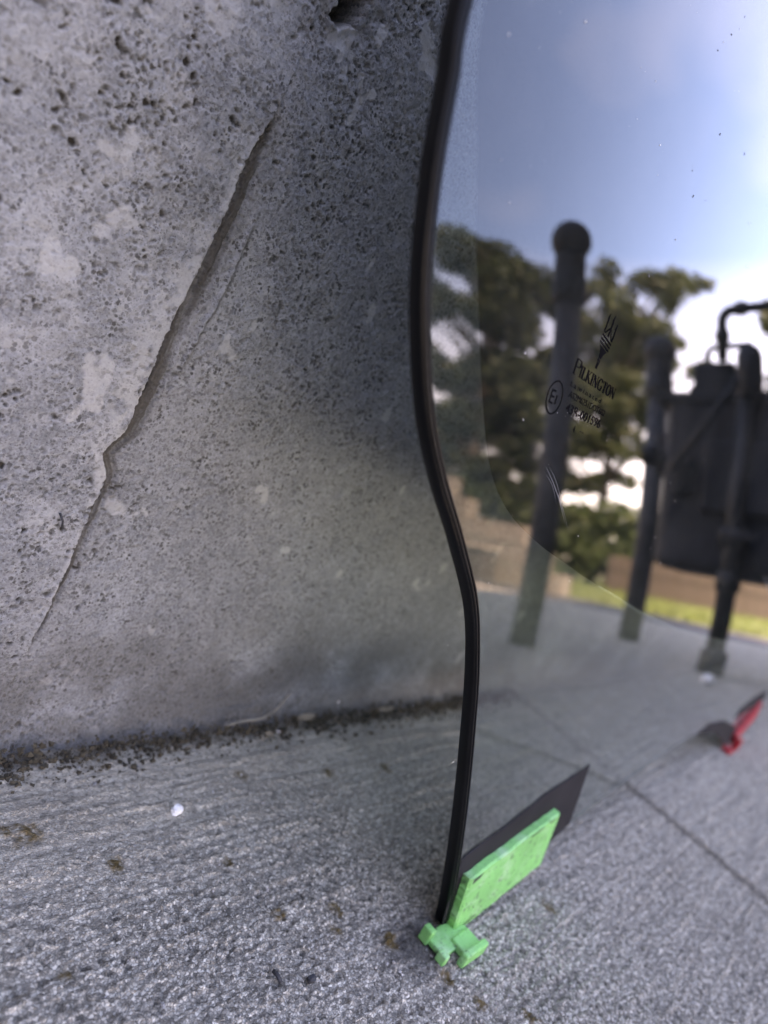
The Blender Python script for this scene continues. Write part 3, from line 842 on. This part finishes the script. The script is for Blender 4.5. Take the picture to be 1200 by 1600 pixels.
ring = [idx(i, 0) for i in range(NU)] + [idx(NU - 1, j) for j in range(1, NV)] + [idx(i, NV - 1) for i in range(NU - 2, -1, -1)] + [idx(0, j) for j in range(NV - 2, 0, -1)]
nv0 = len(F) * 2
allv = np.concatenate([F, Bk, F[ring], Bk[ring]])
m_ = len(ring)
for k in range(m_):
    k2 = (k + 1) % m_
    faces.append((nv0 + k, nv0 + m_ + k, nv0 + m_ + k2, nv0 + k2)); mi.append(2)
pme = pymesh('pane', allv, faces, True)
pme.polygons.foreach_set('material_index', mi)
pane = link('pane', pme, [M_GF, M_GB, M_GEDGE], gr_)

# dark film on the back of the pane, stopping short of its edges
FB = spline([(-.197, .50), (-.1985, .43), (-.1945, .3533), (-.1774, .3196), (-.1636, .2976), (-.1380, .2647), (-.1170, .2421), (-.0946, .2284), (-.0626, .2190), (-.0047, .2091), (.0654, .1991),
             (.179, .1853), (.344, .1729), (.719, .1568), (1.25, .15)], 260)
FB[:, 1] += 0.0008 * (fbm(np.arange(260) * .22, np.zeros(260), 3, 95) - .5)
FT = np.stack([np.maximum(FB[:, 0], -.198), np.interp(FB[:, 0], [p[0] for p in TOPE], [p[1] - .02 for p in TOPE])], 1)
FT[FB[:, 1] > FT[:, 1] - .005, 1] = FB[FB[:, 1] > FT[:, 1] - .005, 1] + .005
NR = 60
tt = np.linspace(0, 1, NR)[None, :, None]
FQ = FB[:, None] * (1 - tt) + FT[:, None] * tt
M_FILM = clear_mat('dark_tint_film', (0.095, 0.102, 0.106), (0.02, 0.022, 0.025), 0.12)
film = link('tint_film', grid_mesh('tint_film', surf(FQ[..., 0], FQ[..., 1], -HT - .0004).reshape(-1, 3), 260, NR), M_FILM, gr_)
# pale cut edge of the film
e0 = FB[70:]; tang = np.gradient(e0, axis=0); tang /= np.linalg.norm(tang, axis=1, keepdims=True); nrm = np.stack([tang[:, 1], -tang[:, 0]], 1)
eq = np.stack([e0 - nrm * .00030, e0 + nrm * .00030], 1)
link('film_edge', grid_mesh('film_edge', surf(eq[..., 0], eq[..., 1], -HT - .0002).reshape(-1, 3), len(e0), 2), clear_mat('film_cut_edge', (.6, .66, .62), (.70, .74, .71), .75), film)

# rubber edge seal: ribbed channel swept along the trailing edge
M_RUB = simple('black_rubber', (0.003, 0.0034, 0.004), 0.36, var=0.3, scale=60, bump=0.16, bscale=500, bdist=.0003, spec=0.16)
SP = spline(LEFT, 220)
prof = [(-2.6, -2.9), (1.9, -2.9), (2.3, -2.5), (2.3, 1.9), (2.1, 2.6), (1.6, 2.9), (1.0, 2.75), (.75, 2.2), (.45, 2.15), (.2, 2.75), (-.5, 3.0), (-1.3, 2.75), (-1.5, 2.3), (-1.8, 2.3), (-2.0, 2.6), (-2.7, 2.3), (-2.9, 1.7), (-2.9, -2.5)]
tg = np.gradient(SP, axis=0); tg /= np.linalg.norm(tg, axis=1, keepdims=True)
nr = np.stack([tg[:, 1], -tg[:, 0]], 1)               # towards the pane
pr = np.array(prof) * 1e-3
fat = np.interp(np.arange(220), [0, 30, 70, 219], [1.12, 1.06, .84, .90])
wob = 1 + .10 * (fbm(np.arange(220) * .07, np.zeros(220), 3, 97) - .5)
sv = []
for k in range(220):
    f_ = fat[k] * wob[k]
    p2 = SP[k] + nr[k] * (pr[:, 0:1] * f_ + .0016)
    sv.append(surf(p2[:, 0], p2[:, 1], pr[:, 1] * f_))
sv = np.concatenate(sv); m_ = len(prof)
fc = [(k * m_ + a, k * m_ + (a + 1) % m_, (k + 1) * m_ + (a + 1) % m_, (k + 1) * m_ + a) for k in range(219) for a in range(m_)]
fc += [tuple(range(m_)), tuple(219 * m_ + a for a in range(m_))[::-1]]
sme = pymesh('edge_seal', sv, fc, True)
seal = link('edge_seal', sme, M_RUB, gr_)
md = seal.modifiers.new('crease', 'EDGE_SPLIT'); md.split_angle = math.radians(50)

# black backing patch on the pane above the green clip
def plate(poly, o0, o1, bev=0.0, jag=0.0, n=30, name='plate'):
    """polygon in pane coordinates, extruded from o0 to o1"""
    pts = []
    for a, b in zip(poly, poly[1:] + poly[:1]):
        for t in np.linspace(0, 1, n, endpoint=False):
            pts.append((a[0] + (b[0] - a[0]) * t + jag * (random.random() - .5), a[1] + (b[1] - a[1]) * t + jag * (random.random() - .5)))
    P = np.array(pts); k = len(P)
    c = P.mean(0); inn = c + (P - c) * (1 - bev / .03)
    rings = [surf(P[:, 0], P[:, 1], o0), surf(P[:, 0], P[:, 1], o1 - bev), surf(inn[:, 0], inn[:, 1], o1)]
    V = np.concatenate(rings + [surf(c[0:1], c[1:2], o1)])
    fcs = []
    for r in range(2):
        for a in range(k):
            b = (a + 1) % k
            fcs.append((r * k + a, r * k + b, (r + 1) * k + b, (r + 1) * k + a))
    for a in range(k): fcs.append((2 * k + a, 2 * k + (a + 1) % k, 3 * k))
    fcs.append(tuple(range(k))[::-1])
    return pymesh(name, V, fcs)
M_TAPE = simple('black_tape', (0.020, 0.020, 0.023), 0.85, var=0.2, scale=50, bump=0.1, bscale=300, spec=0.15)
tape = [(.008, .006), (.002, .022), (-.006, .0500), (.005, .0535), (.0364, .0590), (.0842, .0708), (.1491, .0790), (.1645, .0300), (.155, .0270), (.08, .015)]
link('backing_patch', plate(tape, HT + .0001, HT + .0009, .0003, .0, 12, 'backing_patch'), M_TAPE, gr_)

link('backing_patch', plate([(.51, .0560), (.56, .0640), (.66, .058), (.76, .040), (.84, .024), (.86, .010), (.80, .0065), (.72, .0225), (.62, .0455), (.53, .0550)], HT + .0001, HT + .0009, .0002, .0, 10, 'backing_patch'), M_TAPE, gr_)
# lettering printed on the pane
M_INK = simple('black_ink', (0.006, 0.006, 0.007), 1.0, var=0.2, bump=0.0, spec=0.0)
O_INK = HT + .00012
def project(name, V2, faces):
    V2 = np.array(V2)
    return link(name, pymesh(name, surf(V2[:, 0], V2[:, 1], O_INK), faces), M_INK, gr_)
def text2d(txt, a, b, height, name='lettering', bold=0.0, shear=0.0, squeeze=None):
    """txt along the line a->b in pane coordinates (baseline), cap height given"""
    cu = bpy.data.curves.new('lettering', 'FONT'); cu.body = txt; cu.size = 1.0; cu.resolution_u = 3
    cu.offset = bold
    ob = bpy.data.objects.new('lettering_source', cu); COL.objects.link(ob)
    dg = bpy.context.evaluated_depsgraph_get(); dg.update()
    me = bpy.data.meshes.new_from_object(ob.evaluated_get(dg))
    V = np.array([v.co[:2] for v in me.vertices]); fcs = [tuple(p.vertices) for p in me.polygons]
    bpy.data.objects.remove(ob); bpy.data.curves.remove(cu); bpy.data.meshes.remove(me)
    x0, x1 = V[:, 0].min(), V[:, 0].max()
    a = np.array(a); b = np.array(b); L = np.linalg.norm(b - a); d = (b - a) / L; nn = np.array([-d[1], d[0]])
    cap = 0.70
    X = (V[:, 0] - x0) / (x1 - x0) * L; Y = V[:, 1] / cap * height
    return project(name, a + (X + shear * Y)[:, None] * d + Y[:, None] * nn, fcs)
# serif capitals of the maker's name, drawn stroke by stroke
SER = {
 'P': ([((.12, 0), (.12, 1), .15), ], [(.12, .97), (.62, .93), (.66, .74), (.62, .55), (.12, .50)], [(0, 0, .34), (0, .96, .30)]),
 'I': ([((.15, 0), (.15, 1), .15)], None, [(0, 0, .30), (0, .96, .30)]),
 'L': ([((.12, 0), (.12, 1), .15), ((.12, .02), (.55, .02), .05), ((.55, 0), (.58, .25), .05)], None, [(0, .96, .30), (0, 0, .3)]),
 'K': ([((.12, 0), (.12, 1), .15), ((.15, .42), (.60, .97), .06), ((.28, .52), (.66, .02), .14)], None, [(0, 0, .32), (0, .96, .30), (.46, .96, .26), (.52, 0, .28)]),
 'N': ([((.10, 0), (.10, 1), .06), ((.10, .98), (.66, .02), .15), ((.66, 0), (.66, 1), .06)], None, [(0, 0, .24), (0, .96, .2), (.55, .96, .24)]),
 'G': ([((.66, .0), (.66, .40), .12)], [(.66, .78), (.52, .95), (.36, .99), (.14, .82), (.06, .5), (.14, .18), (.36, .01), (.55, .05), (.66, .2)], [(.52, .40, .26)]),
 'T': ([((.33, 0), (.33, 1), .15), ((0, .97), (.66, .97), .06), ((.02, .97), (.0, .74), .05), ((.64, .97), (.66, .74), .05)], None, [(.18, 0, .32)]),
 'O': ([], [(.38, .99), (.14, .84), (.06, .5), (.14, .16), (.38, .01), (.62, .16), (.70, .5), (.62, .84), (.38, .99)], []),
}
WID = {'P': .74, 'I': .38, 'L': .68, 'K': .82, 'N': .86, 'G': .84, 'T': .76, 'O': .84}
def serif_word(word, a, b, height):
    V, fcs = [], []
    def bar(p, q, w):
        p = np.array(p, float); q = np.array(q, float); d = q - p; L = np.linalg.norm(d); d = d / L; nn = np.array([-d[1], d[0]]) * w / 2
        k = len(V); V.extend([p - nn, q - nn, q + nn, p + nn]); fcs.append((k, k + 1, k + 2, k + 3))
    X = 0
    for i, ch in enumerate(word):
        sc_ = 1.32 if i == 0 else 1.0
        bars, curve, ser = SER[ch]
        o = np.array([X, 0.0])
        T = lambda p: (np.array(p, float) * [sc_, sc_] + o)
        for p, q, w in bars: bar(T(p), T(q), w * 1.2)
        if curve:
            cc = spline(curve, 22)
            for p, q in zip(cc, cc[1:]):
                dx = abs(q[1] - p[1]) / (np.linalg.norm(q - p) + 1e-9)
                bar(T(p), T(q), .06 + .13 * dx)
        for sx, sy, w in ser: bar(T((sx, sy + .02)), T((sx + w, sy + .02)), .05)
        X += WID[ch] * sc_
    V = np.array(V); a = np.array(a); b = np.array(b); L = np.linalg.norm(b - a); d = (b - a) / L; nn = np.array([-d[1], d[0]])
    return project('lettering', a + (V[:, 0:1] / X * L) * d + (V[:, 1:2] * height) * nn, fcs)
serif_word('PILKINGTON', (-.0848, .2855), (-.0372, .2878), .0047)
text2d('L a m i n a t e d   \u00b7', (-.0830, .2808), (-.0440, .2830), .0019)
text2d('AS2M6251DOT682', (-.0815, .2767), (-.0412, .2790), .0026)
text2d('43R-001596', (-.0800, .2710), (-.0420, .2733), .0037, bold=.004)
text2d('4', (-.0672, .2655), (-.0654, .2656), .0030)
text2d('\u00b7\u00b7', (-.0600, .2660), (-.0560, .2662), .0030)
# approval ring with its code
cx_, cy_ = -.0925, .2733
ang = np.linspace(0, 2 * math.pi, 49)
rv, rf = [], []
for k, a_ in enumerate(ang[:-1]):
    rv += [(cx_ + .0066 * math.cos(a_), cy_ + .0066 * math.sin(a_)), (cx_ + .0060 * math.cos(a_), cy_ + .0060 * math.sin(a_))]
    k2 = (k + 1) % 48; rf.append((2 * k, 2 * k2, 2 * k2 + 1, 2 * k + 1))
project('approval_ring', rv, rf)
text2d('E', (-.0962, .2704), (-.0925, .2706), .0056)
text2d('1', (-.0912, .2712), (-.0900, .2713), .0034)
# trident emblem: three thin prongs on a banded base, tapering to a stem
tv, tf = [], []
TO = np.array([-.0655, .2935]); TR_ = -0.10
def tq(*pts):
    k = len(tv)
    for X_, Y_ in pts:
        X_, Y_ = X_ * .001, Y_ * .001
        tv.append((TO[0] + X_ * math.cos(TR_) - Y_ * math.sin(TR_), TO[1] + X_ * math.sin(TR_) + Y_ * math.cos(TR_)))
    tf.append(tuple(range(k, k + len(pts))))
tq((-.9, 0), (.9, 0), (1.1, 2.6), (-1.1, 2.6)); tq((-1.5, 3.0), (1.5, 3.0), (1.5, 4.0), (-1.5, 4.0))
tq((-1.0, 4.4), (1.0, 4.4), (2.2, 7.0), (-2.2, 7.0)); tq((-2.2, 7.0), (2.2, 7.0), (4.2, 8.8), (-4.2, 8.8))
for k in range(3): tq((-5.6, 9.4 + 1.5 * k), (5.6, 9.4 + 1.5 * k), (5.6, 10.1 + 1.5 * k), (-5.6, 10.1 + 1.5 * k))
for px_, top_, w_ in ((-5.0, 22, .55), (0, 23.5, .6), (5.0, 22, .55)):
    tq((px_ - w_, 14), (px_ + w_, 14), (px_ + w_ * .8, top_ - 2.5), (px_ - w_ * .8, top_ - 2.5))
    tq((px_ - w_ * 2.0, top_ - 3.0), (px_ + w_ * .8, top_ - 3.0), (px_ + .1, top_), (px_ - .1, top_))
tq((-4.4, 14), (-3.6, 14), (-.2, 17.6), (-.8, 17.6)); tq((3.6, 14), (4.4, 14), (.8, 17.6), (.2, 17.6))
project('trident_emblem', tv, tf)

# scratches, dust and specks on the pane
M_SCR = simple('scratch_white', (0.15, 0.165, 0.18), 0.7, var=.2, bump=0)
def line2d(name, pts, w, mat, o=HT + .0002):
    P = spline(pts, 16); t = np.gradient(P, axis=0); t /= np.linalg.norm(t, axis=1, keepdims=True); nn = np.stack([t[:, 1], -t[:, 0]], 1)
    ww = w * np.sin(np.linspace(0.15, math.pi - .15, 16))[:, None]
    q = np.stack([P - nn * ww, P + nn * ww], 1)
    return link(name, grid_mesh(name, surf(q[..., 0], q[..., 1], o).reshape(-1, 3), 16, 2), mat, gr_)
for off_, w_, a0, a1 in ((0, .00013, 0, 1), (.0014, .00008, .05, .7), (-.0011, .00007, .1, .6), (.0004, .00007, .3, 1.15)):
    p0 = np.array([-.0800, .2480]); p1 = np.array([-.0430, .2290])
    ps = [tuple(p0 + (p1 - p0) * (a0 + (a1 - a0) * t) + np.array([off_ * .6, off_ + .0015 * math.sin(3 * t)])) for t in (0, .33, .66, 1)]
    line2d('scratch', ps, w_, M_SCR)
line2d('scratch', [(.50, .245), (.56, .235), (.62, .222)], .0005, M_SCR)
M_DUST = simple('pale_dust', (.40, .42, .43), .8, var=.2, bump=0)
M_DARK = simple('dark_specks', (.03, .03, .035), .6, var=.2, bump=0)
def specks(name, n, mat, box, smin, smax, seed):
    g = np.random.default_rng(seed); V, fcs = [], []
    s = box[0] + (box[1] - box[0]) * g.random(n) ** 1.4; q = box[2] + (box[3] - box[2]) * g.random(n)
    for a, b in zip(s, q):
        r = smin + (smax - smin) * g.random() ** 4; k = len(V); m = 6; el = .5 + g.random(); an = g.random() * 3
        for t in range(m):
            th = 2 * math.pi * t / m; X = r * el * math.cos(th); Y = r / el * math.sin(th) * (.6 + .6 * g.random())
            V.append((a + X * math.cos(an) - Y * math.sin(an), b + X * math.sin(an) + Y * math.cos(an)))
        fcs.append(tuple(range(k, k + m)))
    V = np.array(V)
    o = link(name, pymesh(name, surf(V[:, 0], V[:, 1], O_INK), fcs), mat, gr_); o['kind'] = 'stuff'
specks('dust', 420, M_DUST, (-.19, .9, .06, .48), .00010, .00055, 1)
specks('speck', 110, M_DARK, (-.05, .35, .33, .56), .00015, .0009, 2)

# ------------------------------------------------------------------ clips under the pane
def worn_plastic(name, col):
    m = simple(name, col, 0.5, var=0.12, scale=38, bump=0.5, bscale=120, bdist=.0012)
    n, l = m.node_tree.nodes, m.node_tree.links
    p = n['Principled BSDF']
    src = p.inputs['Base Color'].links[0].from_socket
    tc = n.new('ShaderNodeTexCoord')
    def layer(src, scale, lo, hi, c, fac, stretch=(1, 1, 1)):
        mp = n.new('ShaderNodeMapping'); mp.inputs['Scale'].default_value = stretch; l.new(tc.outputs['Object'], mp.inputs['Vector'])
        x = n.new('ShaderNodeTexNoise'); x.inputs['Scale'].default_value = scale; x.inputs['Detail'].default_value = 5; l.new(mp.outputs['Vector'], x.inputs['Vector'])
        r = n.new('ShaderNodeMapRange'); r.inputs['From Min'].default_value = lo; r.inputs['From Max'].default_value = hi; r.inputs['To Max'].default_value = fac
        l.new(x.outputs['Fac'], r.inputs['Value'])
        k = n.new('ShaderNodeMixRGB'); l.new(r.outputs['Result'], k.inputs['Fac']); l.new(src, k.inputs['Color1']); k.inputs['Color2'].default_value = c + (1,)
        return k.outputs[0]
    pale = tuple(min(.8, .45 + .45 * c) for c in col)
    src = layer(src, 60, .50, .72, pale, .38, (1, 1, 2.5))        # rubbed, whitened plastic
    src = layer(src, 190, .60, .70, (.05, .07, .05), .75)         # ground-in dirt
    src = layer(src, 420, .62, .70, (.03, .04, .03), .8, (1, 4, 1))
    l.new(src, p.inputs['Base Color'])
    return m
M_GREEN = worn_plastic('green_plastic', (0.13, 0.54, 0.17))
M_SCUFF = simple('clip_scuff', (0.030, 0.06, 0.035), 0.6, var=.3, bump=0)
def clip(poly, foot, mat, label, loc):
    t = empty('edge_clip', loc)
    setp(t, label, 'clip', 'plastic clips holding the glass edge')
    link('face_plate', plate(poly, HT + .0012, .0082, .0010, .0011, 26, 'face_plate'), mat, t)
    bm = bmesh.new()
    for lo, hi, bv in foot: add_box(bm, lo, hi, bv)
    link('foot', bm_to('foot', bm), mat, t)
    return t
gcl = clip([(.0145, .001), (.1185, .0145), (.1095, .0553), (.0035, .0393)],
           [((.3325, -.1910, .0005), (.3640, -.1770, .0038), .0008), ((.3400, -.1995, .0005), (.3630, -.1955, .0085), .0010), ((.3450, -.1965, .001), (.3620, -.186, .0055), .0008),
            ((.3300, -.1810, .0005), (.3345, -.1750, .0090), .0008), ((.3290, -.1935, .0005), (.3335, -.1880, .0062), .0008)],
           M_GREEN, 'bright green plastic clip under the near corner of the glass', (.35, -.185, 0))
def scuff(poly):
    P = np.array(poly); link('scuff', pymesh('scuff', surf(P[:, 0], P[:, 1], .0083), [tuple(range(len(P)))]), M_SCUFF, gcl)
scuff([(.070, .0478), (.088, .0505), (.087, .0495), (.073, .0468)])
scuff([(.095, .0515), (.104, .0530), (.103, .0512), (.097, .0500)])
scuff([(.0075, .0385), (.018, .0398), (.016, .0375), (.0085, .0352)])
scuff([(.020, .0050), (.034, .0078), (.036, .0066), (.022, .0042)])
M_RED = simple('red_plastic', (0.40, 0.012, 0.020), 0.45, var=0.25, scale=60, bump=0.2, bscale=140)
clip([(.803, .008), (.930, .036), (.925, .064), (.800, .022)],
     [((1.092, -.181, .0005), (1.118, -.168, .007), .001), ((1.135, -.181, .0005), (1.152, -.173, .020), .001)],
     M_RED, 'red plastic clip under the far end of the glass', (1.13, -.176, 0))
tape2 = [(.75, .05), (.76, .064), (.86, .075), (.97, .080), (.98, .062), (.9, .058)]
link('backing_patch', plate(tape2, HT + .0001, HT + .0009, .0003, .0, 10, 'backing_patch'), M_TAPE, gr_)

# ------------------------------------------------------------------ small things on the ground
M_WHITE = simple('white_stone', (0.80, 0.83, 0.86), 0.5, var=.08, scale=200)
def pebble(loc, r, mat, label, seed, name='pebble', sq=(1, .85, .8)):
    g = random.Random(seed); bm = bmesh.new(); bmesh.ops.create_icosphere(bm, subdivisions=2, radius=r)
    for v in bm.verts:
        f = 1 + .45 * (g.random() - .5); v.co = Vector((v.co.x * f * sq[0] + loc[0], v.co.y * f * sq[1] + loc[1], v.co.z * f * sq[2] + loc[2] + r * .55))
    o = link(name, bm_to(name, bm), mat)
    setp(o, label, 'pebble')
pebble((.2447, -.064, 0), .0033, M_WHITE, 'small white pebble alone on the pavement near the wall', 1)
M_GRIT = simple('dark_grit', (.04, .042, .048), .7, var=.3, scale=200)
pebble((.2550, -.1680, 0), .0022, M_GRIT, 'tiny dark blue grey pebble near the front of the pavement', 4)
M_TWIG = simple('dry_twig', (.20, .185, .16), .9, var=.3, scale=150)
def twig(pts, r, label, name='dry_twig'):
    P = spline(pts, 20); bm = bmesh.new(); add_tube(bm, [tuple(p) for p in P], [r * (1 - .5 * abs(k / 19 - .4)) for k in range(20)], 7)
    setp(link(name, bm_to(name, bm, True), M_TWIG), label, 'twig')
twig([(.302, -.019, .012), (.318, -.018, .013), (.332, -.018, .0135), (.345, -.016, .018), (.354, -.013, .028)], .0011, 'curved pale dry twig lying along the foot of the wall')
M_LEAFD = simple('dry_leaf', (.27, .21, .15), .8, var=.3, scale=120)
def leaf(loc, L, W, ang, label, seed, curl=.25):
    g = random.Random(seed); V, fcs = [], []
    for k in range(9):
        t = k / 8; w = W * math.sin(math.pi * min(.98, max(.02, t))) ** .7
        for s_ in (-1, -.5, 0, .5, 1):
            V.append((L * (t - .5), s_ * w, .0025 + curl * W * s_ * s_ + curl * L * .3 * (t - .5) ** 2 + .0004 * g.random()))
    for k in range(8):
        for s_ in range(4):
            fcs.append((k * 5 + s_, k * 5 + s_ + 1, k * 5 + s_ + 6, k * 5 + s_ + 5))
    c, s2 = math.cos(ang), math.sin(ang)
    V = [(loc[0] + a * c - b * s2, loc[1] + a * s2 + b * c, loc[2] + d) for a, b, d in V]
    setp(link('dry_leaf', pymesh('dry_leaf', V, fcs, True), M_LEAFD), label, 'leaf')
leaf((.375, -.020, .008), .020, .0035, .1, 'narrow tan dry leaf at the foot of the wall beside the twig', 2)
leaf((.338, -.026, .003), .008, .003, .6, 'small pale leaf scrap just below the dry twig', 3)
leaf((.470, -.020, .006), .024, .003, .05, 'long dry leaf blade at the wall foot nearest the glass', 6)
bm = bmesh.new(); add_tube(bm, [(.2390, -.1580, .0025), (.2385, -.1612, .0035), (.2388, -.164, .0025)], .0009, 6)
setp(link('twig_stub', bm_to('twig_stub', bm, True), M_GRIT), 'short black twig stub on the rough pavement', 'twig')
bm = bmesh.new(); add_tube(bm, [(.1575, -.0026, .1285), (.1590, -.0048, .1258), (.1600, -.0046, .1222)], .0005, 6)
setp(link('wall_hair', bm_to('wall_hair', bm, True), M_GRIT), 'thin black bristle stuck to the pitted wall', 'bristle')

# crumbs of dirt and moss along the wall foot
def crumbs(name, n, mat, f, rmin, rmax, seed):
    g = np.random.default_rng(seed); V, fcs = [], []
    base = np.array([(1, 0, 0), (-1, 0, 0), (0, 1, 0), (0, -1, 0), (0, 0, 1), (0, 0, -1)], float)
    tri = [(0, 2, 4), (2, 1, 4), (1, 3, 4), (3, 0, 4), (2, 0, 5), (1, 2, 5), (3, 1, 5), (0, 3, 5)]
    for k in range(n):
        c = f(g); r = rmin + (rmax - rmin) * g.random() ** 3
        R_ = np.linalg.qr(g.normal(size=(3, 3)))[0]
        P = (base * (0.5 + g.random((6, 1)))) @ R_ * r + c
        b = len(V); V.extend(P); fcs += [(a + b, d + b, e + b) for a, d, e in tri]
    o = link(name, pymesh(name, V, fcs), mat); o['kind'] = 'stuff'
M_DIRT = simple('wall_foot_dirt', (.060, .050, .035), .95, var=.5, scale=90)
def fdirt(g):
    x_ = .10 + .62 * g.random() ** 1.2; d = abs(g.normal()) * .008
    return np.array([x_, -.012 - d, .001 + .010 * math.exp(-d / .006) * g.random()])
crumbs('dirt', 3800, M_DIRT, fdirt, .0004, .0020, 31)
M_SAND = simple('loose_grit', (.36, .35, .34), .8, var=.6, scale=300)
crumbs('grit', 2600, M_SAND, lambda g: np.array([.08 + .75 * g.random(), -.02 - .36 * g.random(), .0006]), .0003, .0011, 32)
